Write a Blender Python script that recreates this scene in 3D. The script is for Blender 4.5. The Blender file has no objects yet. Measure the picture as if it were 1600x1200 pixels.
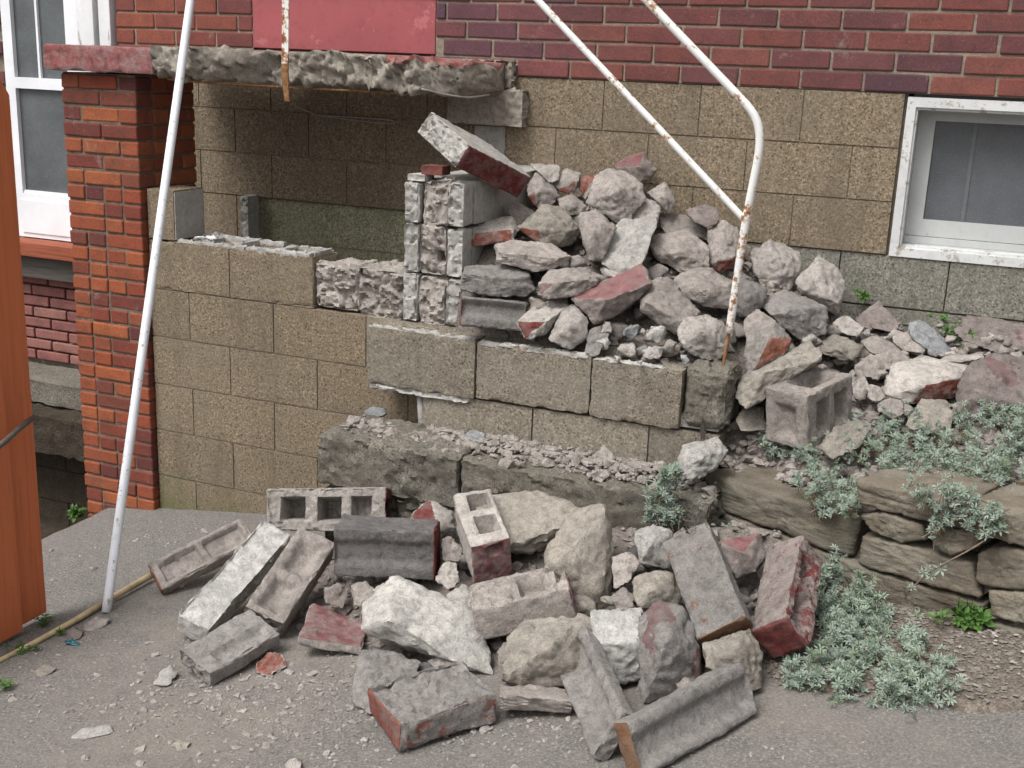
import bpy, bmesh, math, random
import numpy as np
from mathutils import Matrix, Vector
scene=bpy.context.scene; COL=scene.collection
# camera model
# ---- camera model (solved from the block and brick courses) and helpers that turn photo pixels into directions
F=1821.2; CAM=np.array([0.,-4.744,.0381])
_yaw,_pit,_rol=-.3844,.2654,.0402
_f=np.array([math.sin(_yaw)*math.cos(_pit),math.cos(_yaw)*math.cos(_pit),-math.sin(_pit)])
_r=np.array([math.cos(_yaw),-math.sin(_yaw),0.]);_u=np.cross(_r,_f)
CR=math.cos(_rol)*_r+math.sin(_rol)*_u;CU=-math.sin(_rol)*_r+math.cos(_rol)*_u;CF=_f
def ray(x,y): return CF+CR*(x-800)/F-CU*(y-600)/F
def at_d(x,y,d): return CAM+ray(x,y)*d
def at_y(x,y,Y): d=ray(x,y);return CAM+d*(Y-CAM[1])/d[1]
def at_x(x,y,X): d=ray(x,y);return CAM+d*(X-CAM[0])/d[0]
def at_z(x,y,Z): d=ray(x,y);return CAM+d*(Z-CAM[2])/d[2]
def at_p(x,y,n,k): d=ray(x,y);return CAM+d*(k-n@CAM)/(n@d)
def depth(P): return (np.asarray(P)-CAM)@CF
def project(P):
    v=np.asarray(P)-CAM;w=v@CF
    return np.stack([800+F*(v@CR)/w,600-F*(v@CU)/w],-1)
# ---- terrain
def ss(a,b,x):
    t=np.clip((x-a)/(b-a),0,1);return t*t*(3-2*t)
def ground_z(x): return -1.4268+.14*np.clip(x,-4.5,2.5)
RN=np.array([.41,.94,0])/math.hypot(.41,.94);RK=RN@np.array([-.73,-1.16,0])   # face of the stone retaining wall
def ret_y(x): return (RK-RN[0]*x)/RN[1]
def low_z(x,y):
    b=.27*np.clip((y+2.3)/.94,0,1)*ss(-2.4,-1.6,x)*(1-ss(-.5,-.2,x))
    return ground_z(x)+b
_cp=[(740,330),(790,310),(850,275),(1000,265),(1060,330),(1120,345),(1200,395),(1290,430),(1345,492),(1480,508),(1600,515)]
_c3=np.array([at_y(a,b,-.2) for a,b in _cp])
def up_z(x,y):
    zc=np.interp(x,_c3[:,0],_c3[:,2])-.03
    k=ss(-.8,-.45,x)
    yf=-1.0*(1-k)+(ret_y(x)+.12)*k; zf=-.9*(1-k)-1.12*k
    t=np.clip((y-yf)/(-.2-yf),0,1.)**np.interp(x,[-1.75,-1.35,-.8,-.4],[.30,.42,.7,1.])
    z=zf+(zc-zf)*t-np.clip(yf-y,0,.3)*1.6*ss(-.84,-.78,x)
    lim=-1.15+np.clip(y-ret_y(x)-.19,0,2)*1.3                     # slide of crumbs behind the corner stone
    return np.where((x>-.79)&(x<-.27),np.minimum(z,lim),z)
def hit(x,y,fn):
    d=ray(x,y);t=np.arange(1.5,7,.004)
    P=CAM+t[:,None]*d
    s=P[:,2]<fn(P[:,0],P[:,1])
    i=np.argmax(s) if s.any() else -1
    return t[i],P[i]
ground=lambda x,y: ground_z(x)+0*y
# ------------------------------------------------------------------ camera, sky, sun, exposure
cd=bpy.data.cameras.new('camera'); cam=bpy.data.objects.new('camera',cd); COL.objects.link(cam)
cd.sensor_fit='HORIZONTAL'; cd.sensor_width=36.; cd.lens=36.*F/1600.; cd.clip_start=.05; cd.clip_end=400
cam.matrix_world=Matrix(((CR[0],CU[0],-CF[0],CAM[0]),(CR[1],CU[1],-CF[1],CAM[1]),(CR[2],CU[2],-CF[2],CAM[2]),(0,0,0,1)))
scene.camera=cam
SUN_EL,SUN_AZ=math.radians(58),math.radians(-152)     # azimuth measured from +Y towards +X: high, from the street, a little to the left
w=bpy.data.worlds.new('World'); scene.world=w; w.use_nodes=True
nt=w.node_tree; bg=nt.nodes['Background']; sky=nt.nodes.new('ShaderNodeTexSky'); sky.sky_type='NISHITA'
sky.sun_disc=False; sky.sun_elevation=SUN_EL; sky.sun_rotation=SUN_AZ; sky.air_density=1.; sky.dust_density=6.; sky.ozone_density=1.
hs=nt.nodes.new('ShaderNodeHueSaturation'); hs.inputs['Saturation'].default_value=.10      # overcast: nearly colourless sky
nt.links.new(sky.outputs[0],hs.inputs['Color']); nt.links.new(hs.outputs[0],bg.inputs[0]); bg.inputs[1].default_value=.13
sd=bpy.data.lights.new('sun','SUN'); sd.energy=1.5; sd.angle=math.radians(26); sd.color=(1.,.975,.94)
so=bpy.data.objects.new('sun',sd); COL.objects.link(so)
_sv=Vector((math.sin(SUN_AZ)*math.cos(SUN_EL),math.cos(SUN_AZ)*math.cos(SUN_EL),math.sin(SUN_EL)))
so.rotation_euler=_sv.to_track_quat('Z','Y').to_euler(); so.location=_sv*20
vs=scene.view_settings; vs.view_transform='Standard'; vs.look='None'; vs.gamma=1.; vs.exposure=.56; vs.use_curve_mapping=False
scene.render.engine='CYCLES'

# ------------------------------------------------------------------ noise and mesh helpers
rng=np.random.default_rng(7)
def vnoise(P,seed=0):
    P=np.asarray(P,float); I=np.floor(P).astype(np.int64); f=P-I; f=f*f*(3-2*f); o=0.
    for dx in (0,1):
        for dy in (0,1):
            for dz in (0,1):
                h=((I[:,0]+dx)*374761393+(I[:,1]+dy)*668265263+(I[:,2]+dz)*1440662683+seed*974711)&0xffffffff
                h=((h^(h>>13))*1274126177)&0xffffffff; h=(h^(h>>16))&0xffff
                o=o+(h/32767.5-1)*(f[:,0] if dx else 1-f[:,0])*(f[:,1] if dy else 1-f[:,1])*(f[:,2] if dz else 1-f[:,2])
    return o
def fbm(P,scale,octv=3,seed=0):
    o=0.;a=1.;P=np.asarray(P,float)*scale
    for k in range(octv): o=o+a*vnoise(P,seed+k*17); a*=.5; P=P*2.03+7.1
    return o
def ridged(P,scale,octv=3,seed=0):
    o=0.;a=1.;P=np.asarray(P,float)*scale
    for k in range(octv): o=o+a*(1-2*np.abs(vnoise(P,seed+k*17))); a*=.5; P=P*2.03+7.1
    return o
def facet(P,scale,seed=0):                 # piecewise flat fracture facets: each cell a tilted plane
    P=np.asarray(P,float)*scale; I=np.floor(P).astype(np.int64); best=np.full(len(P),9.); out=np.zeros(len(P))
    def hs(a,s):
        h=(a[:,0]*374761393+a[:,1]*668265263+a[:,2]*1440662683+(seed*31+s)*974711)&0xffffffff
        h=((h^(h>>13))*1274126177)&0xffffffff; return ((h^(h>>16))&0xffff)/65535.
    for dx in (-1,0,1):
        for dy in (-1,0,1):
            for dz in (-1,0,1):
                c=I+np.array([dx,dy,dz]); f=c+np.stack([hs(c,1),hs(c,2),hs(c,3)],-1); v=P-f; d=np.sum(v*v,1); m=d<best
                val=(hs(c,4)-.5)+1.1*np.sum(v*np.stack([hs(c,5)-.5,hs(c,6)-.5,hs(c,7)-.5],-1),1)*2
                best=np.where(m,d,best); out=np.where(m,val,out)
    return out
def make_mesh(name,V,Fc,mat=None,smooth=True,paint=None,sharp=None):
    me=bpy.data.meshes.new(name); V=np.asarray(V,float); Fc=np.asarray(Fc,np.int64)
    me.vertices.add(len(V)); me.vertices.foreach_set('co',V.ravel())
    n=Fc.shape[1]; me.loops.add(Fc.size); me.loops.foreach_set('vertex_index',Fc.ravel().astype(np.int32))
    me.polygons.add(len(Fc)); me.polygons.foreach_set('loop_start',np.arange(len(Fc),dtype=np.int32)*n)
    me.polygons.foreach_set('use_smooth',np.full(len(Fc),bool(smooth)))
    me.update(calc_edges=True); me.validate()
    if paint is not None:
        a=me.attributes.new('paint','FLOAT','POINT'); a.data.foreach_set('value',np.asarray(paint,np.float32))
    if sharp: me.set_sharp_from_angle(angle=math.radians(sharp))
    if mat: me.materials.append(mat)
    return me
def link(name,me,parent=None,loc=None,mat3=None):
    o=bpy.data.objects.new(name,me); COL.objects.link(o)
    if mat3 is not None:
        M=Matrix([list(r) for r in mat3]).to_4x4(); o.matrix_world=Matrix.Translation(Vector(loc))@M
    elif loc is not None: o.location=loc
    if parent: o.parent=parent
    return o
def tag(o,label=None,cat=None,group=None,kind=None):
    if label: o['label']=label
    if cat: o['category']=cat
    if group: o['group']=group
    if kind: o['kind']=kind
    return o
def thing(name,label,cat,loc=(0,0,0),group=None):
    o=bpy.data.objects.new(name,None); o.empty_display_size=.1; COL.objects.link(o); o.location=loc
    return tag(o,label,cat,group)
_box=[(-1,-1,-1),(1,-1,-1),(1,1,-1),(-1,1,-1),(-1,-1,1),(1,-1,1),(1,1,1),(-1,1,1)]
_bf=[(0,3,2,1),(4,5,6,7),(0,1,5,4),(1,2,6,5),(2,3,7,6),(3,0,4,7)]
def box_mesh(name,dims,mat,bev=.003,seg=2):
    bm=bmesh.new(); bmesh.ops.create_cube(bm,size=1.)
    for v in bm.verts: v.co=Vector((v.co.x*dims[0],v.co.y*dims[1],v.co.z*dims[2]))
    if bev>0: bmesh.ops.bevel(bm,geom=bm.edges[:],offset=bev,segments=seg,affect='EDGES',profile=.6)
    me=bpy.data.meshes.new(name); bm.to_mesh(me); bm.free(); me.materials.append(mat); return me
def box(name,lo,hi,mat,parent=None,bev=.003,seg=2):
    lo=np.array(lo,float);hi=np.array(hi,float); par=np.array(parent.location) if parent else 0
    return link(name,box_mesh(name,hi-lo,mat,bev,seg),parent,tuple((lo+hi)/2-par))
def boxes_mesh(name,L,mat):
    V=[];Fc=[]
    for lo,hi in L:
        lo=np.array(lo);hi=np.array(hi);c=(lo+hi)/2;h=(hi-lo)/2;b=len(V)
        V+=[c+h*np.array(k) for k in _box]; Fc+=[[i+b for i in q] for q in _bf]
    return make_mesh(name,V,Fc,mat,False)
def tube(path,rad,n=12,cap=True):
    P=np.array(path,float); m=len(P); rad=np.broadcast_to(np.asarray(rad,float),(m,))
    T=np.gradient(P,axis=0); T/=np.linalg.norm(T,axis=1)[:,None]
    u=np.cross(T[0],[.3,.2,.9]);u/=np.linalg.norm(u);V=[]
    for i in range(m):
        u=u-T[i]*(u@T[i]);u/=np.linalg.norm(u);v=np.cross(T[i],u)
        for k in range(n):
            a=2*math.pi*k/n; V.append(P[i]+rad[i]*(math.cos(a)*u+math.sin(a)*v))
    Fc=[[i*n+k,i*n+(k+1)%n,(i+1)*n+(k+1)%n,(i+1)*n+k] for i in range(m-1) for k in range(n)]
    if cap:
        for i,fl in ((0,1),(m-1,0)):
            c=len(V);V.append(P[i])
            for k in range(n):
                a,b=i*n+k,i*n+(k+1)%n
                Fc.append([c,b,a,a] if fl else [c,a,b,b])
    return np.array(V),Fc
def tube_mesh(name,path,rad,mat,n=12):
    V,Fc=tube(path,rad,n); bm=bmesh.new(); vs_=[bm.verts.new(v) for v in V]
    for q in Fc:
        idx=list(dict.fromkeys(q))
        f=bm.faces.new([vs_[i] for i in idx]); f.smooth=len(idx)==4
    bmesh.ops.recalc_face_normals(bm,faces=bm.faces[:])
    me=bpy.data.meshes.new(name); bm.to_mesh(me); bm.free(); me.materials.append(mat); return me
def smooth_path(pts,step=.02):
    pts=np.array(pts,float); out=[]
    for a,b in zip(pts[:-1],pts[1:]):
        k=max(2,int(np.linalg.norm(b-a)/step)); out+=[a+(b-a)*i/k for i in range(k)]
    out.append(pts[-1]); P=np.array(out)
    for _ in range(6): P[1:-1]=(P[:-2]+2*P[1:-1]+P[2:])/4
    return P
# a box with a fine skin: rounded edges, hollows pressed into its faces, broken (rough) faces
def rough_box(dims,seg=.012,rnd=.004,hollow=None,rough=None,amp=.0015,warp=.0,seed=0,paint=(),freq=60):
    d=np.array(dims,float); n=np.maximum(2,np.ceil(d/seg).astype(int)); idx={}; V=[]; Fc=[]
    def vid(i,j,k):
        t=(i,j,k)
        if t not in idx: idx[t]=len(V); V.append(t)
        return idx[t]
    for ax in range(3):
        a,b=(ax+1)%3,(ax+2)%3
        for sgn in (0,1):
            for i in range(n[a]):
                for j in range(n[b]):
                    q=[]
                    for di,dj in ((0,0),(1,0),(1,1),(0,1)):
                        t=[0,0,0];t[ax]=n[ax]*sgn;t[a]=i+di;t[b]=j+dj;q.append(vid(*t))
                    Fc.append(q if sgn else q[::-1])
    I=np.array(V); P=(I/n-.5)*d; h=d/2
    inn=np.clip(P,-(h-rnd),h-rnd); e=P-inn; L=np.linalg.norm(e,axis=1); m=L>1e-9
    Q=P.copy(); Q[m]=inn[m]+e[m]/L[m,None]*rnd
    N=np.where(m[:,None],e/np.maximum(L,1e-9)[:,None],0); pt=np.zeros(len(P))
    for ax in range(3):
        a,b=(ax+1)%3,(ax+2)%3
        for sgn,nm in ((1,'+'+'xyz'[ax]),(-1,'-'+'xyz'[ax])):
            s=I[:,ax]==(n[ax] if sgn>0 else 0)
            if nm in paint: pt[s]=np.maximum(pt[s],paint[nm] if isinstance(paint,dict) else 1)
            inside=s&(I[:,a]>0)&(I[:,a]<n[a])&(I[:,b]>0)&(I[:,b]<n[b])
            if hollow and nm in hollow:
                Q[inside,ax]-=sgn*hollow[nm](P[inside][:,a],P[inside][:,b])
            if rough and nm in rough:
                am=rough[nm]; Q[inside,ax]+=sgn*am*(facet(P[inside]+seed*1.3,19,seed)*.75+facet(P[inside]+seed*2.1,47,seed+3)*.4+fbm(P[inside]+seed,60,2,seed+5)*.3-.25)
    if warp: Q+=np.stack([fbm(P+seed*3.1,7,2,seed+k) for k in range(3)],-1)*warp
    Q+=N*(fbm(P+seed*2.7,freq,3,seed+9)*amp)[:,None]
    edge=(np.sum((I==0)|(I==n),axis=1)>=2)
    Q[edge]-=np.sign(P[edge])*np.clip(fbm(P[edge]+seed,28,2,seed+3),0,1)[:,None]*amp*2.2
    return Q,Fc,pt
# hollows: u,v are metres from the middle of the face
def pan(cu,cv,wu,wv,depth,soft=.012):
    def f(u,v):
        q=np.minimum(wu/2-np.abs(u-cu),wv/2-np.abs(v-cv)); return depth*ss(0,soft,q)
    return f
def many(*fs): return lambda u,v: np.max([f(u,v) for f in fs],axis=0)
def channel(cv,wv,depth,soft=.03): return lambda u,v: depth*ss(0,soft,wv/2-np.abs(v-cv))
def channel_u(cu,wu,depth,soft=.03): return lambda u,v: depth*ss(0,soft,wu/2-np.abs(u-cu))
# unit spheres for broken lumps
def ico(sub):
    bm=bmesh.new(); bmesh.ops.create_icosphere(bm,subdivisions=sub,radius=1.)
    V=np.array([v.co[:] for v in bm.verts]); Fc=np.array([[v.index for v in f.verts] for f in bm.faces]); bm.free(); return V,Fc
ICO={s:ico(s) for s in (1,2,3,4,5)}
def hull_planes(P):
    n=len(P); T=np.array([(i,j,k) for i in range(n) for j in range(i+1,n) for k in range(j+1,n)])
    N=np.cross(P[T[:,1]]-P[T[:,0]],P[T[:,2]]-P[T[:,0]]); L=np.linalg.norm(N,axis=1); ok=L>1e-7; N=N[ok]/L[ok,None]; T=T[ok]
    D=np.einsum('ij,kj->ik',N,P)-np.sum(N*P[T[:,0]],1)[:,None]; s=np.max(np.abs(P))*1e-4
    pos=(D<=s).all(1); neg=(D>=-s).all(1)
    Nn=np.concatenate([N[pos],-N[neg]]); H=np.concatenate([np.sum(N[pos]*P[T[pos,0]],1),-np.sum(N[neg]*P[T[neg,0]],1)])
    out=[];oh=[]
    for a,b in zip(Nn,H):
        if b>1e-4 and not any(a@c>.9995 for c in out): out.append(a);oh.append(b)
    return np.array(out),np.array(oh)
def lump(P,sub=4,k=22,seed=0,coarse=.05,fine=.003,paintdir=None,chips=.012,facets=3,fac=.5):
    c=P.mean(0); Q=P-c; N,H=hull_planes(Q)
    size=np.sqrt(np.mean(np.sum(Q*Q,1))); D,Fc=ICO[sub]; N0=len(N)
    if facets:
        rg_=np.random.default_rng(seed+991); R_=rg_.normal(size=(facets,3)); R_/=np.linalg.norm(R_,axis=1)[:,None]
        if paintdir is not None: R_=R_[R_@paintdir<.55]
        N=np.concatenate([N,R_]); H=np.concatenate([H,(R_@Q.T).max(1)*rg_.uniform(.86,.97,len(R_))])
    cv=Q.T@Q/len(Q); wv_,E=np.linalg.eigh(cv); A=E@np.diag(np.sqrt(np.maximum(wv_,1e-6)))@E.T
    D=D@A.T; D/=np.linalg.norm(D,axis=1)[:,None]
    S=np.maximum(D@N.T,0)/H
    k=k*6; sm=S.max(1); r=1/(sm*np.power(np.sum((S/sm[:,None])**k,1),1/k))
    qd=Q/np.linalg.norm(Q,axis=1)[:,None]; qs=np.maximum(qd@N.T,0)/H; qm=qs.max(1); qr=1/(qm*np.power(np.sum((qs/qm[:,None])**k,1),1/k)); gain=float(np.clip(np.median(np.linalg.norm(Q,axis=1)/qr),1,1.17))*1.02
    V=D*(r*gain)[:,None]
    dom=np.argmax(S,1); pt=np.zeros(len(V))
    if paintdir is not None:
        pm=(N@paintdir>.86)&(np.arange(len(N))<N0)
        if pm.any() and not pm.all(): pt=np.clip(.5+(S[:,pm].max(1)-S[:,~pm].max(1))/S.max(1)*5,0,1)
    nn=N[dom]*.6+D*.4; nn/=np.linalg.norm(nn,axis=1)[:,None]; W=V+c*1.7+seed*.37
    disp=size*coarse*.55*fbm(W,2.2/size,3,seed)+fine*1.2*fbm(W,85,3,seed+31)+.0022*fbm(W,27,2,seed+41)-chips*np.clip(ridged(W,16,2,seed+5)-.75,0,1)*(1-pt*.8)
    disp=disp+fac*(size*.045*facet(W,1.7/size,seed+8)+size*.022*facet(W,4.2/size,seed+9)+.0022*facet(W,60,seed+10))*(1-pt*.85)
    S2=np.sort(S,1); edge=np.clip(1-(S2[:,-1]-S2[:,-2])/S2[:,-1]*5,0,1)
    disp=disp-edge*np.clip(fbm(W,24,2,seed+77),0,1)*chips*.6
    return V+nn*disp[:,None],Fc,pt,c
# ------------------------------------------------------------------ materials (all procedural)
def rgb(*c): return (c[0],c[1],c[2],1.)
class NT:
    def __init__(s,name,rough=.9,spec=.25):
        s.m=bpy.data.materials.new(name); s.m.use_nodes=True; s.t=s.m.node_tree; s.b=s.t.nodes['Principled BSDF']
        s.b.inputs['Roughness'].default_value=rough; s.b.inputs['Specular IOR Level'].default_value=spec
        s.pos=s.n('ShaderNodeNewGeometry').outputs['Position']
    def n(s,t,**k):
        x=s.t.nodes.new(t)
        for a,b in k.items(): setattr(x,a,b)
        return x
    def l(s,a,b): s.t.links.new(a,b)
    def noise(s,scale,detail=4,rough=.6,vec=None,stretch=None):
        x=s.n('ShaderNodeTexNoise'); x.inputs['Scale'].default_value=scale; x.inputs['Detail'].default_value=detail; x.inputs['Roughness'].default_value=rough
        v=vec or s.pos
        if stretch:
            mp=s.n('ShaderNodeMapping'); mp.inputs['Scale'].default_value=stretch; s.l(v,mp.inputs['Vector']); v=mp.outputs[0]
        s.l(v,x.inputs['Vector']); return x.outputs['Fac']
    def vor(s,scale,feature='F1'):
        x=s.n('ShaderNodeTexVoronoi'); x.feature=feature; x.inputs['Scale'].default_value=scale; s.l(s.pos,x.inputs['Vector']); return x
    def ramp(s,fac,stops,interp='LINEAR'):
        r=s.n('ShaderNodeValToRGB'); r.color_ramp.interpolation=interp; e=r.color_ramp.elements
        while len(e)<len(stops): e.new(.5)
        for a,(p,c) in zip(e,stops):
            a.position=p; a.color=rgb(*c) if hasattr(c,'__len__') else (c,c,c,1)
        s.l(fac,r.inputs[0]); return r.outputs[0]
    def mix(s,fac,a,b,mode='MIX'):
        x=s.n('ShaderNodeMix',data_type='RGBA',blend_type=mode)
        for v,i in ((fac,0),(a,6),(b,7)):
            if hasattr(v,'links') or isinstance(v,bpy.types.NodeSocket): s.l(v,x.inputs[i])
            elif i==0: x.inputs[0].default_value=v
            else: x.inputs[i].default_value=rgb(*v)
        return x.outputs[2]
    def math(s,op,a,b=None,clamp=False):
        x=s.n('ShaderNodeMath',operation=op,use_clamp=clamp)
        for v,i in ((a,0),(b,1)):
            if v is None: continue
            if isinstance(v,bpy.types.NodeSocket): s.l(v,x.inputs[i])
            else: x.inputs[i].default_value=v
        return x.outputs[0]
    def rand(s): return s.n('ShaderNodeObjectInfo').outputs['Random']
    def attr(s,nm):
        a=s.n('ShaderNodeAttribute'); a.attribute_name=nm; return a.outputs['Fac']
    def bump(s,h,dist=.003,strength=1.,prev=None):
        b=s.n('ShaderNodeBump'); b.inputs['Distance'].default_value=dist; b.inputs['Strength'].default_value=strength
        s.l(h,b.inputs['Height'])
        if prev is not None: s.l(prev,b.inputs['Normal'])
        return b.outputs[0]
    def out(s,col,nrm=None):
        s.l(col,s.b.inputs['Base Color'])
        if nrm is not None: s.l(nrm,s.b.inputs['Normal'])
        return s.m
def sc(c,k): return tuple(min(1,x*k) for x in c)
def mat_block(name,base,grit=1.,stain=(.13,.12,.1),vary=.12,moss=None,foot=False):
    s=NT(name,.95,.15)
    g=s.noise(120,4,.78); p=s.noise(48,4,.7); big=s.noise(3.2,5,.6)
    c=s.ramp(g,[(.30,sc(base,.22)),(.43,sc(base,.72)),(.53,sc(base,1.08)),(.66,sc(base,1.9))])
    c=s.mix(s.ramp(p,[(.35,.55),(.55,0.)]),c,sc(base,.62),'MIX') if grit>.5 else c
    pits=s.vor(58); c=s.mix(s.ramp(pits.outputs['Distance'],[(.12,.9),(.26,0.)]),c,sc(base,.22))
    sp=s.vor(47); c=s.mix(s.ramp(sp.outputs['Distance'],[(.07,.7*grit),(.15,0.)]),c,sc(base,2.0))
    c=s.mix(s.ramp(big,[(.42,0.),(.72,.55)]),c,stain)
    if moss: c=s.mix(s.ramp(s.noise(2.2,5,.65),[(.44,0.),(.62,.8)]),c,moss)
    st_=s.noise(5,5,.65,stretch=(1.6,1.6,.28)); c=s.mix(s.ramp(st_,[(.52,0.),(.72,.5)]),c,sc(base,.5)); c=s.mix(s.ramp(st_,[(.26,.35),(.42,0.)]),c,sc(base,1.35))
    if foot:
        z=s.n('ShaderNodeSeparateXYZ'); s.l(s.pos,z.inputs[0])
        f=s.math('ADD',s.math('MULTIPLY',s.math('ADD',z.outputs['Z'],1.62),-2.6),s.math('MULTIPLY',s.math('SUBTRACT',s.noise(4,6,.7),.5),2.2))
        c=s.mix(s.ramp(f,[(.15,0.),(.8,.7)]),c,(.10,.105,.045))
    hv=s.n('ShaderNodeHueSaturation'); s.l(c,hv.inputs['Color']); s.l(s.math('MULTIPLY_ADD',s.rand(),vary*2) if False else s.math('ADD',s.math('MULTIPLY',s.rand(),vary*2),1-vary),hv.inputs['Value'])
    n1=s.bump(g,.0035*grit,.9); n2=s.bump(p,.004,.6,n1); n3=s.bump(s.ramp(pits.outputs['Distance'],[(.05,0.),(.25,1.)]),.003,.5,n2)
    return s.out(hv.outputs[0],n3)
def mat_brick(name,cols,mort=(.33,.29,.24),dirt=.4,white=.12):
    s=NT(name,.85,.2); r=s.rand(); n=len(cols)
    c=s.ramp(r,[(i/(n-1),k) for i,k in enumerate(cols)])
    b1=s.noise(14,5,.65); b2=s.noise(120,3,.7)
    c=s.mix(s.ramp(b1,[(.45,0.),(.8,.6)]),c,(.06,.036,.036))
    c=s.mix(s.ramp(b2,[(.35,.35),(.55,0.)]),c,(.05,.02,.018))
    c=s.mix(s.ramp(s.noise(9,6,.7),[(.62,0.),(.74,dirt)]),c,mort)
    sp=s.vor(70); c=s.mix(s.ramp(sp.outputs['Distance'],[(.04,white*5),(.09,0.)]),c,(.55,.48,.42))
    nb=s.bump(b2,.002,.7); nb=s.bump(s.noise(35,4,.6),.003,.5,nb)
    return s.out(c,nb)
def mat_concrete(name,base,paint=None,dirt=None,speck=.5,grain=1.,dusty=.75,con=1.):
    s=NT(name,.95,.15); dirt=dirt or sc(base,.55)
    a=s.noise(8,6,.68); b=s.noise(38,6,.74); g=s.noise(190,4,.75)
    c=s.ramp(a,[(.3,sc(base,1-.28*con)),(.5,base),(.72,sc(base,1+.25*con))])
    c=s.mix(s.ramp(b,[(.38,.75*con),(.54,0.)]),c,dirt); c=s.mix(s.ramp(b,[(.56,0.),(.72,.5*con)]),c,sc(base,1.3))
    c=s.mix(s.ramp(g,[(.35,.45*grain),(.52,0.)]),c,sc(base,.4))
    c=s.mix(s.ramp(g,[(.55,0.),(.75,.45*grain)]),c,sc(base,1.6))
    sp=s.vor(95); c=s.mix(s.ramp(sp.outputs['Distance'],[(.06,speck),(.14,0.)]),c,sc(base,1.9))
    if paint:
        m=s.math('ADD',s.attr('paint'),s.math('MULTIPLY',s.math('SUBTRACT',s.noise(26,6,.72),.5),1.1))
        m=s.ramp(m,[(.56,0.),(.64,1.)])
        pc=s.ramp(s.noise(30,4,.6),[(.3,sc(paint,.62)),(.55,paint),(.8,sc(paint,1.35))])
        pc=s.mix(s.ramp(s.noise(22,6,.75),[(.42,0.),(.66,dusty)]),pc,sc(base,.8))
        c=s.mix(m,c,pc)
    hv=s.n('ShaderNodeHueSaturation'); s.l(c,hv.inputs['Color']); s.l(s.math('ADD',s.math('MULTIPLY',s.rand(),.3),.85),hv.inputs['Value'])
    nb=s.bump(g,.0045*grain,.9); nb=s.bump(b,.0085*grain,.8,nb); nb=s.bump(a,.007,.4,nb)
    return s.out(hv.outputs[0],nb)
def mat_paint(name,col,wear=None,wearamt=.0,rough=.45,scale=6,bumpd=.0008,stretch=None,grime=.25):
    s=NT(name,rough,.4)
    c=s.ramp(s.noise(3,4,.6),[(.3,sc(col,.86)),(.7,sc(col,1.06))])
    c=s.mix(s.ramp(s.noise(20,5,.7),[(.5,0.),(.8,grime)]),c,sc(col,.45))
    h=s.noise(scale,6,.72,stretch=stretch)
    if wear: c=s.mix(s.ramp(h,[(1-wearamt-.03,0.),(1-wearamt,1.)]),c,wear)
    nb=s.bump(h,bumpd,.6)
    return s.out(c,nb)
M={}
M['block']=mat_block('tan_block',(.222,.175,.122),.85,(.17,.14,.105),.07)
M['block_f']=mat_block('tan_block_mossy_foot',(.222,.175,.122),.85,(.17,.14,.105),.07,foot=True)
M['block_low']=mat_block('tan_block_shaded_course',(.205,.158,.10),1.,(.12,.10,.07))
M['block_step']=mat_block('grey_tan_block',(.215,.185,.145),.9,(.26,.24,.2))
M['block_base']=mat_block('weathered_foundation',(.20,.19,.16),.7,(.13,.125,.105))
M['green']=mat_block('greenish_smooth_block',(.30,.285,.19),.35,(.25,.25,.165),.05)
M['stepc']=mat_block('dirty_step_concrete',(.17,.155,.13),.6,(.08,.072,.062),.05,moss=(.125,.112,.09))
M['mortar']=mat_concrete('mortar_joint',(.31,.262,.205),speck=.2,con=.6)
M['mortar_w']=mat_concrete('pale_mortar',(.385,.37,.345),speck=.2,grain=.7,con=.6)
M['core']=mat_concrete('pinkish_core_mortar',(.40,.36,.325),speck=.4,grain=1.1,con=.8)
M['mortar_d']=mat_concrete('brown_mortar',(.20,.16,.125),speck=.2)
M['brick_w']=mat_brick('plum_red_brick',[(.15,.054,.048),(.20,.066,.052),(.125,.052,.054),(.18,.058,.05),(.09,.046,.056),(.21,.075,.058),(.145,.056,.054)])
M['brick_p']=mat_brick('orange_red_brick',[(.255,.068,.034),(.31,.09,.038),(.18,.048,.032),(.34,.105,.042),(.11,.036,.034),(.22,.055,.032),(.29,.08,.036)])
M['brick_l']=mat_brick('red_orange_brick',[(.215,.066,.05),(.25,.078,.05),(.15,.055,.05),(.20,.063,.05)])
M['brick_d']=mat_brick('dark_plum_brick',[(.12,.055,.065),(.09,.05,.068),(.16,.062,.066),(.20,.068,.064),(.10,.052,.066)])
M['brick_b']=mat_brick('faded_brick',[(.30,.13,.11),(.25,.10,.09),(.33,.16,.13)])
M['slab']=mat_concrete('broken_slab_concrete',(.34,.30,.255),speck=.5)
M['slab_pink']=mat_concrete('slab_with_red_paint',(.33,.295,.25),paint=(.26,.085,.08),speck=.4)
M['lip']=mat_concrete('lilac_red_lip_paint',(.43,.37,.36),paint=(.285,.105,.10),speck=.3,con=.5,dusty=.6)
M['redpanel']=mat_paint('faded_red_paint',(.31,.078,.084),(.38,.12,.125),.36,.6,7,.0015,grime=.5)
M['dark']=mat_paint('dark_grey_paint',(.05,.055,.06),rough=.3)
M['white']=mat_paint('white_door_paint',(.80,.81,.84),rough=.35,grime=.08)
M['white_old']=mat_paint('flaking_white_paint',(.74,.74,.75),(.30,.25,.2),.35,.6,40,.001,(1,1,.12))
M['wframe']=mat_paint('weathered_white_window_paint',(.58,.585,.58),(.33,.30,.26),.42,.6,22,.0012,grime=.55)
M['wsash']=mat_paint('grey_white_sash_paint',(.42,.43,.42),(.25,.24,.22),.33,.6,22,.001)
M['pole']=mat_paint('white_pipe_paint',(.70,.72,.76),(.36,.31,.27),.37,.4,45,.0008)
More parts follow.
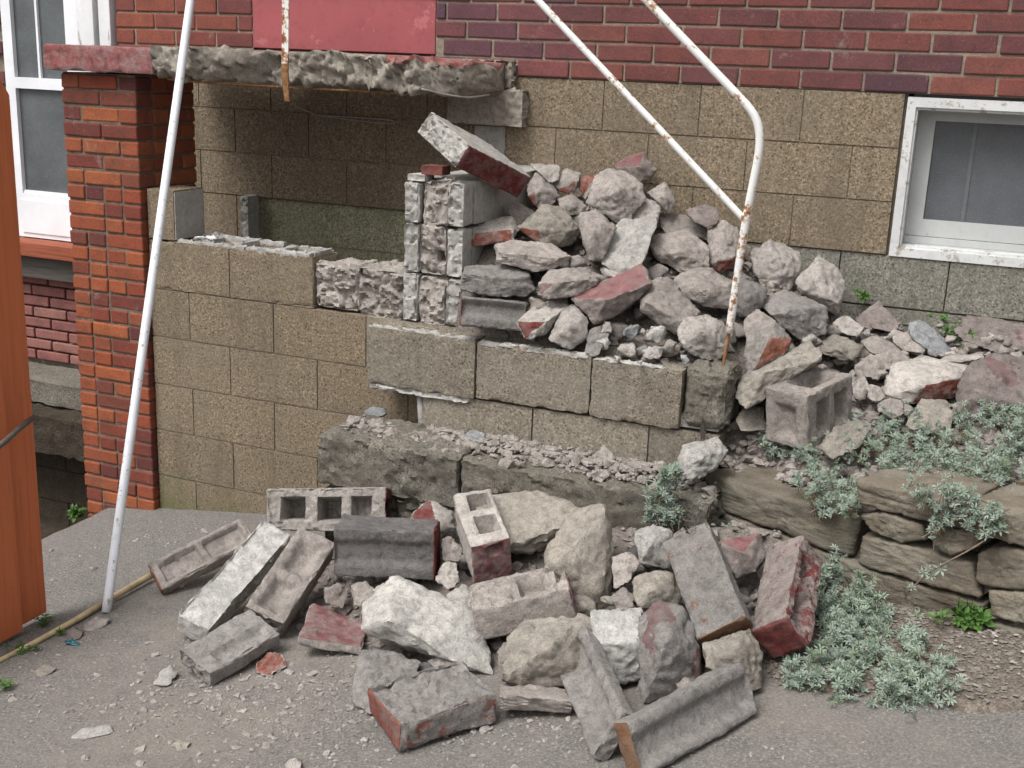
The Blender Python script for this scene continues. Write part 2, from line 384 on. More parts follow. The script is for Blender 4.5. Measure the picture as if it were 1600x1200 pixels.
def mat_rusty(add=0.,nm='white_paint_with_rust'):
    s=NT(nm,.55,.35); h=s.noise(34,6,.75); h2=s.noise(9,4,.6)
    z=s.n('ShaderNodeSeparateXYZ'); s.l(s.pos,z.inputs[0])
    low=s.ramp(s.math('MULTIPLY_ADD',z.outputs['Z'],-1.4) if False else s.math('SUBTRACT',s.math('MULTIPLY',z.outputs['Z'],-1.3),.45),[(0.,0.),(.5,.09)])
    f=s.math('ADD',s.math('ADD',s.math('MULTIPLY',h,.7),s.math('MULTIPLY',h2,.4+add)),low)
    c=s.ramp(f,[(.0,(.70,.71,.72)),(.60,(.67,.665,.65)),(.635,(.50,.42,.33)),(.655,(.32,.15,.065)),(.75,(.12,.05,.028))])
    return s.out(c,s.bump(f,.001,.6))
M['rusty']=mat_rusty(); M['strap']=mat_rusty(.14,'cream_paint_rusting')
def mat_rust(): 
    s=NT('bare_rust',.9,.2); h=s.noise(60,5,.7)
    return s.out(s.ramp(h,[(.3,(.09,.04,.02)),(.55,(.26,.13,.06)),(.75,(.36,.26,.17))]),s.bump(h,.0015,.7))
M['rust']=mat_rust()
def mat_wood(name,base,axis=(30,30,1.2),con=1.):
    s=NT(name,.75,.25); g=s.noise(3,6,.65,stretch=axis); k=s.noise(30,3,.6)
    c=s.ramp(g,[(.3,sc(base,1-.45*con)),(.5,base),(.7,sc(base,1+.25*con))]); c=s.mix(s.ramp(k,[(.6,0.),(.8,.4*con)]),c,sc(base,.4))
    return s.out(c,s.bump(g,.0015,.5))
M['fence']=mat_wood('orange_stained_wood',(.52,.15,.062),con=.4)
M['sill']=mat_wood('red_brown_sill',(.26,.075,.04),(1.2,30,30))
M['chip']=mat_wood('grey_wood_chip',(.20,.178,.155),(20,20,20))
M['cane']=mat_wood('dry_cane',(.42,.33,.2),(4,4,4))
M['greywood']=mat_wood('grey_old_timber',(.10,.09,.08),(1.5,30,30))
M['twig']=mat_wood('grey_twig',(.22,.17,.13),(20,20,20))
def mat_asphalt():
    s=NT('worn_asphalt',.92,.25); g=s.noise(130,5,.82); a=s.noise(1.6,6,.62); b=s.noise(14,5,.7)
    c=s.ramp(g,[(.3,(.042,.04,.038)),(.44,(.118,.11,.103)),(.55,(.18,.168,.157)),(.66,(.36,.335,.31))])
    sp=s.vor(105); c=s.mix(s.ramp(sp.outputs['Distance'],[(.10,.6),(.2,0.)]),c,(.30,.28,.26))
    c=s.mix(s.ramp(a,[(.46,0.),(.68,.4)]),c,(.20,.182,.158))
    c=s.mix(s.ramp(b,[(.56,0.),(.76,.45)]),c,(.26,.235,.205))
    d=s.attr('paint')                                     # dust swept out of the rubble
    dm=s.math('MULTIPLY',d,s.ramp(s.noise(11,6,.7),[(.38,.0),(.62,.9)]))
    c=s.mix(dm,c,s.ramp(s.noise(180,3,.7),[(.3,(.14,.12,.10)),(.6,(.28,.25,.215)),(.75,(.44,.40,.36))]))
    ck=s.n('ShaderNodeTexVoronoi'); ck.feature='DISTANCE_TO_EDGE'; ck.inputs['Scale'].default_value=1.15
    wv=s.n('ShaderNodeVectorMath',operation='ADD'); nz=s.n('ShaderNodeTexNoise'); nz.inputs['Scale'].default_value=5; nz.inputs['Detail'].default_value=5
    s.l(s.pos,nz.inputs['Vector']); sv=s.n('ShaderNodeVectorMath',operation='SCALE'); sv.inputs['Scale'].default_value=.35; s.l(nz.outputs['Color'],sv.inputs[0])
    s.l(s.pos,wv.inputs[0]); s.l(sv.outputs[0],wv.inputs[1]); s.l(wv.outputs[0],ck.inputs['Vector'])
    crack=s.math('MULTIPLY',s.ramp(ck.outputs['Distance'],[(.004,1.),(.011,0.)]),s.ramp(s.noise(1.1,2,.5),[(.66,0.),(.70,.6)]))
    c=s.mix(crack,c,(.03,.028,.026))
    nb=s.bump(g,.004,.9); nb=s.bump(b,.008,.6,nb); nb=s.bump(s.math('SUBTRACT',1.,crack),.006,.8,nb)
    return s.out(c,nb)
M['asphalt']=mat_asphalt()
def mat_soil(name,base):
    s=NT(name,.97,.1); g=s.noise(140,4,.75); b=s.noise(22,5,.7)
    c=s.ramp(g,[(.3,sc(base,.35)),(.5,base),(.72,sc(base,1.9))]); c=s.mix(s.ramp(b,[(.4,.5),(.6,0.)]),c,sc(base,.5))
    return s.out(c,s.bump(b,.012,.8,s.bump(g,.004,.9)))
M['soil']=mat_soil('dry_mulch_soil',(.165,.14,.115)); M['fill']=mat_soil('rubble_dust_fill',(.19,.165,.145)); M['dirt']=mat_soil('pit_soil_and_painted_shade',(.06,.048,.036))  # the last is pit soil; on the pit masonry its darkness is painted shade
def mat_stone():
    s=NT('layered_brown_sandstone',.95,.15); a=s.noise(4,6,.65); l=s.noise(9,6,.7,stretch=(1,1,2.6)); g=s.noise(240,3,.7)
    c=s.ramp(l,[(.28,(.10,.084,.065)),(.5,(.155,.13,.10)),(.72,(.225,.195,.158))])
    c=s.mix(s.ramp(a,[(.4,0.),(.65,.6)]),c,(.21,.205,.165)); c=s.mix(s.ramp(s.noise(13,4,.6),[(.6,0.),(.76,.45)]),c,(.21,.13,.07))
    c=s.mix(s.ramp(g,[(.34,.55),(.5,0.)]),c,(.05,.04,.03))
    hv=s.n('ShaderNodeHueSaturation'); s.l(c,hv.inputs['Color']); s.l(s.math('ADD',s.math('MULTIPLY',s.rand(),.4),.8),hv.inputs['Value'])
    return s.out(hv.outputs[0],s.bump(l,.006,.8,s.bump(g,.0025,.8)))
M['stone']=mat_stone()
def mat_leaf(name,cols):
    s=NT(name,.6,.3); c=s.ramp(s.noise(34,3,.6),[(i/(len(cols)-1)*.5+.25,k) for i,k in enumerate(cols)])
    s.b.inputs['Subsurface Weight'].default_value=.0
    return s.out(c)
M['leaf']=mat_leaf('silver_green_leaf',[(.135,.175,.14),(.21,.262,.21),(.29,.34,.28),(.24,.27,.18)])
M['leaf2']=mat_leaf('grey_green_leaf',[(.10,.145,.095),(.17,.225,.15),(.25,.30,.20)])
M['leafd']=mat_leaf('dry_brown_leaf',[(.16,.085,.035),(.30,.19,.09),(.22,.12,.06)])
M['weed']=mat_leaf('fresh_green_leaf',[(.03,.075,.014),(.06,.13,.025),(.095,.18,.045)])
def mat_glass(name,col,rough=.12):
    s=NT(name,rough,.5); c=s.ramp(s.noise(4,5,.6),[(.3,sc(col,.75)),(.7,sc(col,1.25))]); c=s.mix(s.ramp(s.noise(160,2,.6),[(.55,0.),(.75,.25)]),c,(.3,.3,.3))
    return s.out(c)
M['pane']=mat_glass('dusty_dark_glass',(.085,.09,.098),.25); M['screen']=mat_glass('grey_door_screen',(.10,.11,.115),.25)
M['blueglass']=mat_paint('teal_plastic',(.015,.11,.14),rough=.3)
M['pinkish']=mat_concrete('pink_shard',(.42,.31,.29))
TONES=dict(bright=(.49,.475,.45),mortar=(.35,.312,.284),pale=(.42,.385,.352),white=(.435,.415,.385),tan=(.315,.285,.245),grey=(.25,.232,.218),dark=(.16,.148,.143),plum=(.25,.212,.195),blue=(.28,.285,.29))
PAINTS=dict(red=(.145,.036,.033),brick=(.21,.062,.042),orange=(.42,.14,.085),pink=(.235,.105,.105),rust=(.19,.10,.055),faint=(.20,.125,.12))
_cm={}
def chunk_mat(tone,paint):
    k=(tone,paint)
    if k not in _cm: _cm[k]=mat_concrete('rubble_'+tone+('_'+paint if paint else ''),TONES[tone],PAINTS.get(paint) if paint else None,dusty=.3 if paint in ('red','rust') else .7)
    return _cm[k]
# ------------------------------------------------------------------ ground, pit, soil
def axis(fine0,fine1,step,far0,far1):
    a=list(np.arange(fine0,fine1+1e-6,step)); d=step; x=fine0
    lo=[];
    while x>far0: d*=1.35; x-=d; lo.append(max(x,far0))
    d=step;x=fine1;hi=[]
    while x<far1: d*=1.35; x+=d; hi.append(min(x,far1))
    return np.array(lo[::-1]+a+hi)
def sheet(name,xs,ys,zf,mat,keep=None,paintf=None):
    X,Y=np.meshgrid(xs,ys,indexing='ij'); Z=zf(X.ravel(),Y.ravel()); V=np.stack([X.ravel(),Y.ravel(),Z],-1); ny=len(ys); Fc=[]
    for i in range(len(xs)-1):
        for j in range(ny-1):
            if keep is None or keep((xs[i]+xs[i+1])/2,(ys[j]+ys[j+1])/2): Fc.append([i*ny+j,(i+1)*ny+j,(i+1)*ny+j+1,i*ny+j+1])
    return make_mesh(name,V,Fc,mat,True,paintf(X.ravel(),Y.ravel()) if paintf else None)
def P3(x,y,z=0.): return np.stack([x,y,x*0+z],-1)
gx=axis(-3.42,.9,.03,-60,60); gy=axis(-3.1,-.78,.03,-60,-.72)
def dust(x,y):
    d=np.exp(-((np.clip(-1.9-y,0,9))/.42)**2)*ss(-2.9,-2.0,x)*(1-ss(-.4,.1,x))
    d2=np.exp(-(((x+1.75)/.42)**2+((y+2.45)/.38)**2))*.9
    return np.clip(np.maximum(d*1.0,d2),0,1)
gz=lambda x,y: ground_z(x)+.006*fbm(P3(x,y),2.2,3,4)+.0022*fbm(P3(x,y),18,2,9)
o=link('ground',sheet('ground',gx,gy,gz,M['asphalt'],lambda x,y: not(x<-3.42 and x>-7. and y>-2.1),dust)); tag(o,kind='structure')
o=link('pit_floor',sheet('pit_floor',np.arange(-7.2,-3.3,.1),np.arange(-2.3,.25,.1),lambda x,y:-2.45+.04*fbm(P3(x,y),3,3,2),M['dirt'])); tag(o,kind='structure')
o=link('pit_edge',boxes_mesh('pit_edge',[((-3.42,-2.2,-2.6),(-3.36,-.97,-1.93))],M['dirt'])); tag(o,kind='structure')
def bed_edge(x): return np.interp(x,[-.45,-.35,.09,.22,2.5],[-1.80,-2.02,-2.0,-1.985,-2.02])
def bed_z(x,y):
    e=bed_edge(x)+.03*fbm(P3(x,y*0),6,2,3)
    return ground_z(x)-.02+.045*ss(-.02,.07,y-e)+.012*fbm(P3(x,y),9,3,6)
o=link('soil_bed',sheet('soil_bed',np.arange(-.62,2.4,.02),np.arange(-2.1,-.9,.02),bed_z,M['soil'],lambda x,y:y<ret_y(x)+.12)); tag(o,kind='structure')
# dusty fill under the rubble: what the lumps lie on
fillz=lambda x,y: np.minimum(up_z(x,y)-.075+.03*fbm(P3(x,y),7,3,8),-.05)
o=link('rubble_fill',sheet('rubble_fill',np.arange(-1.75,2.4,.025),np.arange(-1.75,.02,.025),fillz,M['fill'],lambda x,y:(y>-1.03 if x<-.79 else y>ret_y(x)+(.10 if -.76<x<-.27 else .03)))); tag(o,'pale mortar dust and crumbs under the rubble against the house wall','rubble dust',kind='stuff')
lowf=lambda x,y: np.where(low_z(x,y)-ground_z(x)>.02,low_z(x,y)-.085,ground_z(x)-.05)+.02*fbm(P3(x,y),9,3,3)
o=link('rubble_fill',sheet('rubble_fill',np.arange(-2.45,-.15,.025),np.arange(-2.45,-1.3,.025),lowf,M['fill'])); tag(o,'dust and crumbs under the rubble heap in front of the steps','rubble dust',kind='stuff')

# ------------------------------------------------------------------ the house: brick above, block foundation below
house=thing('brick_house','plum brick house wall on a tan block foundation with a basement window','house')
BM={}
def brick_at(parent,x0,x1,y0,y1,z0,z1,mat,seed=0):
    d=(round(x1-x0,3),round(y1-y0,3),round(z1-z0,3)); k=(d,mat.name,seed%4)
    if k not in BM:
        bm=bmesh.new(); bmesh.ops.create_cube(bm,size=1.); r=random.Random(hash(d)%1000+seed%4)
        for v in bm.verts: v.co=Vector((v.co.x*d[0]+r.uniform(-.0015,.0015),v.co.y*d[1]+r.uniform(-.0015,.0015),v.co.z*d[2]+r.uniform(-.0015,.0015)))
        bmesh.ops.bevel(bm,geom=bm.edges[:],offset=.006,segments=2,affect='EDGES',profile=.5)
        me=bpy.data.meshes.new('brick'); bm.to_mesh(me); bm.free(); me.materials.append(mat); BM[k]=me
    r=random.Random(seed*7+3); pl=parent.location
    o=link('brick',BM[k],parent,((x0+x1)/2-pl.x,(y0+y1)/2-pl.y+r.uniform(-.002,.002),(z0+z1)/2-pl.z)); return o
WL,WR=-4.06,1.2
wx0,wx1,wz0,wz1=-.357,.62,-.612,-.012       # basement window opening
pieces=[((WL,.006,.0),(WR,.3,2.6)),((WL,.006,-2.5),(wx0,.3,-.0)),((wx1,.006,-2.5),(WR,.3,-.0)),((wx0,.006,-2.5),(wx1,.3,wz0)),((-6.2,.03,.95),(WL,.3,2.6)),((-6.2,.03,-2.5),(WL,.3,-.93)),((-6.2,.03,-.93),(-4.80,.3,.95)),((-4.30,.03,-.93),(WL,.3,.95))]
link('wall',boxes_mesh('wall',pieces,M['mortar']),house)
# brick courses
CH=.0742; rb=random.Random(4); n=0
px0,px1=-3.268,-2.333                       # red panel under the old doorway
for c in range(0,11):
    z0=c*CH+.003; x=WL+.004+(.116 if c%2 else 0)-(.232 if c%2 else 0)
    while x<WR:
        x1=min(x+.226+rb.uniform(-.004,.004),WR); a=max(x,WL+.003)
        segs=[(a,x1)]
        if z0>.07:
            if a<px1 and x1>px0:
                segs=[s_ for s_ in ((a,min(x1,px0-.004)),(max(a,px1+.004),x1)) if s_[1]-s_[0]>.03]
        for s0,s1 in segs:
            if s1-s0>.03: brick_at(house,s0,s1,-.025+rb.uniform(-.002,.002),.06,z0,z0+CH-.0085,M['brick_l'] if s1<px0+.1 else M['brick_d'] if s1<-1.5+rb.uniform(-.5,.3) else M['brick_w'],n); n+=1
        x=x1+.009
for c in range(-13,11):                       # the brick strip left of the side door, and under its sill
    z0=c*CH
    for k in range(3,7):
        x0=-6.2+k*.232+(.116 if c%2 else 0)
        if x0+.22<-4.80 : brick_at(house,x0,x0+.22,-.0,.05,z0,z0+CH-.011,M['brick_w'],n); n+=1
for c in range(8):
    z0=-1.60+c*.0597
    for k in range(5):
        x0=-4.95+k*.232+(.116 if c%2 else 0)
        brick_at(house,x0,min(x0+.22,-3.75),-.012,.05,z0,z0+.05,M['brick_b'],n); n+=1
link('joint_bed',boxes_mesh('joint_bed',[((-3.9,-.0145,-.61),(wx0-.012,.0055,-.001)),((wx1+.012,-.0145,-.61),(WR,.0055,-.001))],M['block']),house)
link('mortar_bed',boxes_mesh('mortar_bed',[((WL+.01,-.0185,.001),(px0-.002,.0055,11*CH)),((px1+.002,-.0185,.001),(WR,.0055,11*CH))],M['mortar']),house)
# foundation blocks of the house wall
BKM={}
def cblock(parent,x0,x1,y0,y1,z0,z1,mat,seed=0,nm='concrete_block',rough=None,amp=.0005,seg=.016,hollow=None,rnd=.0014,warp=0.):
    V,Fc,pt=rough_box((x1-x0,y1-y0,z1-z0),seg,rnd,hollow,rough,amp,warp,seed)
    pl=parent.location if parent else Vector((0,0,0))
    return link(nm,make_mesh(nm,V,Fc,mat,True,None,38),parent,((x0+x1)/2-pl.x,(y0+y1)/2-pl.y,(z0+z1)/2-pl.z))
BH,BL=.2032,.4064; sd_=100
for r_ in range(0,4):
    z1=-BH*r_-.0025; z0=z1-BH+.005; ph=-1.147+(BL/2 if r_%2 else 0); k0=math.floor((WL-ph)/BL)
    for k in range(k0,8):
        a=max(ph+k*BL+.0022,-3.9); b=min(ph+(k+1)*BL-.0022,WR)
        if b-a<.04: continue
        for (s0,s1) in ([(a,min(b,wx0-.012)),(max(a,wx1+.012),b)] if z1>wz0-.02 and r_<3 else [(a,b)]):
            if s1-s0<.04: continue
            m=M['block']
            if r_==3:
                if s0>-3.28 and s1<-.9: continue
                if s0>-1.2 : m=M['block_base']
                if s0<=-3.28 and s1>-3.24: s1=-3.27
            cblock(house,s0,s1,-.02 if m is M['block'] else -.012,.08,z0,z1,m,sd_,seg=.03,amp=.0003); sd_+=1
for k in range(8):                            # smooth greenish course showing where blocks were pulled off
    a=-3.27+k*BL
    for z0,z1 in ((-.812,-.613),(-1.02,-.818)):
        if a<-1.4: cblock(house,a+(.0 if k else 0),min(a+BL-.004,-1.2),.02-.016,.08,z0,z1,M['green'],sd_,seg=.04,amp=.0006); sd_+=1
for k in range(6):
    a=-1.2+k*BL; cblock(house,a,a+BL-.005,-.012,.08,-1.04,-.818,M['block_base'],sd_,seg=.04); sd_+=1
cblock(house,-3.305,-3.262,-.10,-.006,-.812,-.60,M['mortar_w'],sd_,'mortar_fin',rough={'-y':.012,'+x':.004,'-x':.01},seg=.008)
# old mortar scar and ledge left on the wall by the torn-off porch
a=at_y(822,150,-.05); b=at_y(705,150,-.05)
cblock(house,b[0],a[0],-.085,-.006,-.205,-.055,M['slab'],71,'broken_ledge',rough={'+x':.02,'+z':.02,'-y':.006},seg=.008,amp=.003)
cblock(house,-2.13,-1.985,-.03,-.006,-.66,-.212,M['mortar_w'],72,'mortar_scar',rough={'-y':.006,'+x':.01},seg=.01)
cblock(house,-2.30,-1.95,-.07,-.010,-.05,.062,M['slab'],73,'broken_ledge',rough={'+x':.03,'-y':.02},seg=.008,amp=.003)
# red panel, the dark sill above it
box('painted_panel',(px0,-.022,.0775),(px1,.05,.305),M['redpanel'],house,.003)
box('door_sill',(px0,-.028,.308),(px1,.05,.36),M['dark'],house,.003)
box('door_panel',(px0,-.005,.363),(px1,.05,2.2),M['dark'],house,.003)
# basement window: casing, deep reveal, sash, mullion, dusty pane
win=link('window',boxes_mesh('window',[((wx0,-.018,wz1-.036),(wx1,.05,wz1)),((wx0,-.018,wz0),(wx1,.05,wz0+.034)),((wx0,-.018,wz0+.034),(wx0+.032,.05,wz1-.036)),((wx1-.032,-.018,wz0+.034),(wx1,.05,wz1-.036)),
   ((wx0+.032,-.006,wz1-.046),(wx1-.032,.05,wz1-.036)),((wx0+.032,-.006,wz0+.034),(wx1-.032,.05,wz0+.043)),((wx0+.032,-.006,wz0+.043),(wx0+.040,.05,wz1-.046)),((wx1-.040,-.006,wz0+.043),(wx1-.032,.05,wz1-.046))],M['wframe']),house)
rx0,rx1,rz0,rz1=wx0+.040,wx1-.040,wz0+.043,wz1-.046
link('reveal',boxes_mesh('reveal',[((rx0-.02,.051,rz0-.02),(rx0,.18,rz1+.02)),((rx1,.051,rz0-.02),(rx1+.02,.18,rz1+.02)),((rx0,.051,rz1),(rx1,.18,rz1+.02)),((rx0,.051,rz0-.02),(rx1,.18,rz0))],M['wsash']),win)
link('sash',boxes_mesh('sash',[((rx0+.001,.10,rz0+.03),(rx0+.062,.13,rz1-.002)),((rx1-.062,.10,rz0+.03),(rx1-.001,.13,rz1-.002)),((rx0+.062,.10,rz1-.04),(rx1-.062,.13,rz1-.002)),((rx0+.062,.10,rz0+.03),(rx1-.062,.13,rz0+.095)),((rx0+.001,.088,rz0+.001),(rx1-.001,.135,rz0+.028))],M['wsash']),win)
link('pane',boxes_mesh('pane',[((rx0+.06,.112,rz0+.09),(rx1-.06,.118,rz1-.038))],M['pane']),win)
for xx in (rx0+.20,rx0+.46): link('inner_bar',boxes_mesh('inner_bar',[((xx,.108,rz0+.095),(xx+.014,.1115,rz1-.04))],M['screen']),win)
# side door at the far left with its sill, posts and the brick steps below
dl,dr=-4.79,-4.305
door=link('door',boxes_mesh('door',[((dl,-.02,-.93),(dl+.062,.03,.95)),((dr-.075,-.02,-.93),(dr,.03,.95)),((dl+.062,-.02,-.93),(dr-.075,.03,-.70)),((dl+.062,-.02,-.16),(dr-.075,.03,-.115)) if False else ((dl+.062,-.02,-.165),(dr-.075,.03,-.11)),((dl+.062,-.02,.85),(dr-.075,.03,.95))],M['white']),house)
link('kick_panel',boxes_mesh('kick_panel',[((dl+.05,-.026,-.905),(dr-.06,-.021,-.735))],M['white']),door)
link('pane',boxes_mesh('pane',[((dl+.05,.004,-.71),(dr-.06,.010,-.155)),((dl+.05,.004,-.115),(dr-.06,.010,.86))],M['screen']),door)
link('muntin',boxes_mesh('muntin',[((-4.575,-.012,-.109),(-4.562,.003,.849))],M['white']),door)
link('glazing_bead',boxes_mesh('glazing_bead',[((dl+.0625,-.012,-.6995),(dr-.0755,.003,-.685))],M['white']),door)
for x0,x1,y0 in ((-4.298,-4.255,-.03),(-4.24,-4.165,-.06),(-4.145,-4.075,-.045)): box('door_post',(x0,y0,-.92),(x1,.025,1.6),M['white_old'],house,.004)
box('door_sill_board',(-4.95,-.16,-1.005),(-3.9,-.022,-.935),M['sill'],house,.004)
box('sill_beam',(-4.95,-.10,-1.13),(-3.9,-.014,-1.007),M['greywood'],house,.006)
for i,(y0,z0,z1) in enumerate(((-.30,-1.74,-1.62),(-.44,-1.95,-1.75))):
    cblock(house,-5.2,-3.56,y0,-.014,z0,z1,(M['stepc'],M['dirt'])[i],81+i,'old_step',rough={'+z':.012,'-y':.012},seg=.03,amp=.004)  # lower step takes the dark soil colour as painted-in pit shade
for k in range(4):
    for j in range(3): cblock(house,-5.2+k*.41+(.2 if j%2 else 0),-4.795+k*.41+(.2 if j%2 else 0),-.20,-.014,-2.5+j*.184,-2.32+j*.184,M['dirt'],90+k*3+j,'old_block',seg=.06)  # dark soil colour paints the pit's shade onto these blocks
# ------------------------------------------------------------------ brick pillar
PX0,PX1,PY0,PY1=-3.540,-3.168,-.965,-.600
pillar=thing('brick_pillar','orange red brick pillar holding up the left end of the porch slab','pillar',((PX0+PX1)/2,(PY0+PY1)/2,-1.97))
ip=.006
box('core',(PX0+ip,PY0+ip,-2.02),(PX1-ip,PY1-ip,-.05),M['mortar_d'],pillar,0.0,1)
pats=[[.19,.18],[.09,.19,.09],[.19,.09,.09],[.09,.09,.19],[.092,.092,.092,.092],[.18,.19]]
rb=random.Random(11); CP=.0632; W=PX1-PX0; D=PY1-PY0; cnum=0
z=-.055
while z-CP>-2.03:
    z1=z-.001; z0=z-CP+.0075; cnum+=1
    p=pats[[0,1][cnum%2]] if cnum<8 else pats[rb.choice([1,4,4,2,3,1])]
    g=.0065; tot=sum(p)+g*(len(p)-1); k=W/tot; x=PX0
    for i,l in enumerate(p):
        x1=x+l*k if i<len(p)-1 else PX1
        brick_at(pillar,x,x1,PY0+rb.uniform(-.0025,.0025),PY0+.095,z0,z1,M['brick_p'],n); n+=1; x=x1+g
    y=PY0+.104; last=PY1; q=[.09,.16] if cnum%2 else [.17,.08]
    for i,l in enumerate(q):
        y1=y+l if i==0 else last
        brick_at(pillar,PX1-.095,PX1+rb.uniform(-.002,.002),y,y1,z0,z1,M['brick_p'],n); n+=1
        if z0>-.75 or True: brick_at(pillar,PX0+rb.uniform(-.002,.002),PX0+.095,y,y1,z0,z1,M['brick_p'],n); n+=1
        y=y1+g
    z-=CP

# ------------------------------------------------------------------ broken porch slab
slab=thing('porch_slab','broken concrete porch slab with crumbling edge and a red painted lip','porch slab',(-2.8,-.5,.0))
# body: a plate whose street edge is torn; edge line recedes to the right
def slab_body():
    xs=np.arange(-3.03,-1.975,.0085); nz=12; depthn=7; V=[];Fc=[]
    ye=np.interp(xs,[-3.03,-2.84,-2.72,-2.5,-2.3,-2.15,-2.08,-2.03,-2.0,-1.975],[-1.0,-.985,-.74,-.60,-.54,-.50,-.44,-.33,-.22,-.14])
    zt=np.interp(xs,[-3.03,-2.3,-1.93],[.062,.066,.05]); zb=np.interp(xs,[-3.03,-2.8,-2.2,-2.05,-1.93],[-.047,-.056,-.072,-.08,-.04])
    prof=[]   # closed loop: back-top, torn edge from top to bottom, back-bottom
    loops=[]
    for x,y,a,b in zip(xs,ye,zt,zb):
        L=[(x,-.075,a)]
        for i in range(5): L.append((x,-.075+(y+.05+.075)*(i+1)/5,a))
        for i in range(nz+1): L.append((x,y,a+(b-a)*i/nz))
        for i in range(5): L.append((x,y+.05+(-.075-y-.05)*(i+1)/5,b))
        loops.append(L)
    V=np.array(loops).reshape(-1,3); m=len(loops[0]); col=np.tile(np.arange(m),len(xs))
    e=(col>=6)&(col<=6+nz)
    t=(col[e]-6)/nz
    rr=facet(V[e],15,3)*.030+facet(V[e],42,5)*.014+fbm(V[e],70,2,8)*.006
    V[e,1]+=rr+.035*np.sin(t*math.pi)*fbm(V[e]*[1,0,0],9,2,5)-.015*np.sin(t*math.pi)
    V[e,2]+=(fbm(V[e],40,2,12)*.009+facet(V[e]*[1,1,.2],22,14)*.016*np.abs(t-.5)*2)+np.where(t<.12,-.02*np.clip(fbm(V[e]*[1,0,0],12,2,20),0,1),0)
    for i in range(len(xs)-1):
        for j in range(m): Fc.append([i*m+j,i*m+(j+1)%m,(i+1)*m+(j+1)%m,(i+1)*m+j])
    Fc=[t_ for q in Fc for t_ in ([q[0],q[1],q[2]],[q[0],q[2],q[3]])]
    for s_ in (0,len(xs)-1):
        cI=len(V); V=np.concatenate([V,V[s_*m:(s_+1)*m].mean(0)[None]]); col=np.append(col,20)
        for j in range(m):
            a_,b_=s_*m+j,s_*m+(j+1)%m; Fc.append([cI,b_,a_] if s_==0 else [cI,a_,b_])
    pt=((col<6)|((col<8)&(V[:,0]>-2.3))).astype(float)*.8
    return V,Fc,pt
V,Fc,pt=slab_body(); V=V-np.array(slab.location)
me=make_mesh('slab_body',V,Fc,M['slab_pink'],True,pt); link('slab_body',me,slab)
V,Fc,pt=rough_box((.535,.93,.098),.012,.006,None,{'+x':.02},.0016,.002,5,paint=('-y','-x','+z'))
link('painted_lip',make_mesh('painted_lip',V,Fc,M['lip'],True,pt,40),slab,(-3.305+2.8,-.555+.5,.006))
link('steel_edge',tube_mesh('steel_edge',smooth_path([(-3.0,-.98,-.058),(-2.82,-.95,-.066),(-2.68,-.69,-.075),(-2.45,-.56,-.078),(-2.22,-.50,-.08)]),.0045,M['rust'],8),slab,tuple(-np.array(slab.location)))
link('loose_wire',tube_mesh('loose_wire',smooth_path([tuple(at_y(*p,q)) for p,q in (((660,139),-.6),((690,147),-.5),((730,153),-.35),((765,148),-.2))]),.0035,M['mortar_w'],6),slab,tuple(-np.array(slab.location)))

# ------------------------------------------------------------------ porch foundation wall of hollow blocks
fw=thing('block_wall','tan block porch wall beside the brick pillar with its broken top courses','block wall',(-2.6,-.84,-2.0))
FY=-.934; FYB=-.74; fs=200
def frow(z1,z0,edges,**k):
    global fs
    for a,b in zip(edges[:-1],edges[1:]):
        cblock(fw,a+.0022,b-.0022,FY+random.Random(fs).uniform(-.0012,.0012),FYB,z0+.0025,z1-.0025,M['block_f'],fs,seg=.02,**k); fs+=1
FZ=[-.692,-.895,-1.098,-1.301,-1.505,-1.708,-1.911,-2.05]
FX0=-3.163
link('mortar_bed',boxes_mesh('mortar_bed',[((FX0+.003,FY+.005,-2.05),(-1.72,FYB-.006,FZ[1]-.004)),((FX0+.003,FY+.005,FZ[1]),(-2.385,FYB-.006,FZ[0]-.012))],M['mortar']),fw,tuple(-np.array(fw.location)))
cells=many(pan(0,-.1,.13,.15,.09,.02),pan(0,.09,.12,.15,.08,.02))
def top_cells(L): return {'+z':many(*[pan(-L/2+.1+i*.2,.0,.15,.125,.07+.02*(i%2),.02) for i in range(int(L/.2+.2))])}
half=cblock(fw,FX0+.003,-3.031,FY,FYB,-.692+.003,-.49,M['block'],301,seg=.011,rough={'+x':.003})
link('grey_end',boxes_mesh('grey_end',[((-3.0305,FY+.004,-.687),(-3.0265,FYB-.004,-.497))],M['mortar_w']),fw,tuple(-np.array(fw.location)))
for a,b in ((FX0,-2.77),(-2.77,-2.383)):
    cblock(fw,a+.0025,b-.0025,FY,FYB,FZ[1]+.003,FZ[0]-.003,M['block'],fs,seg=.011,hollow=top_cells(b-a),amp=.002,rough={'+z':.012}); fs+=1
frow(FZ[1],FZ[2],[FX0,-2.971,-2.567,-2.15]); frow(FZ[2],FZ[3],[FX0,-2.777,-2.367,-1.965,-1.72])
frow(FZ[3],FZ[4],[FX0,-2.968,-2.569,-2.16,-1.76]); frow(FZ[4],FZ[5],[FX0,-2.773,-2.367,-1.96]); frow(FZ[5],FZ[6],[FX0,-2.968,-2.565,-2.16,-1.76]); frow(FZ[6],FZ[7],[FX0,-2.77,-2.365,-1.96])
for a,b,s_ in ((-2.380,-2.20,311),(-2.198,-1.995,312)):
    cblock(fw,a,b,FY+.012,FYB,FZ[1]-.004,FZ[0]-.015-.01*(s_%2),M['core'],s_,'broken_core',rough={'-y':.024,'+z':.014},seg=.0075,amp=.004,rnd=.02,warp=.012)
cblock(fw,-2.148,-1.70,FY+.02,FYB,FZ[2]+.003,FZ[1]-.003,M['mortar_w'],313,'broken_core',rough={'-y':.02,'+z':.012},seg=.012)
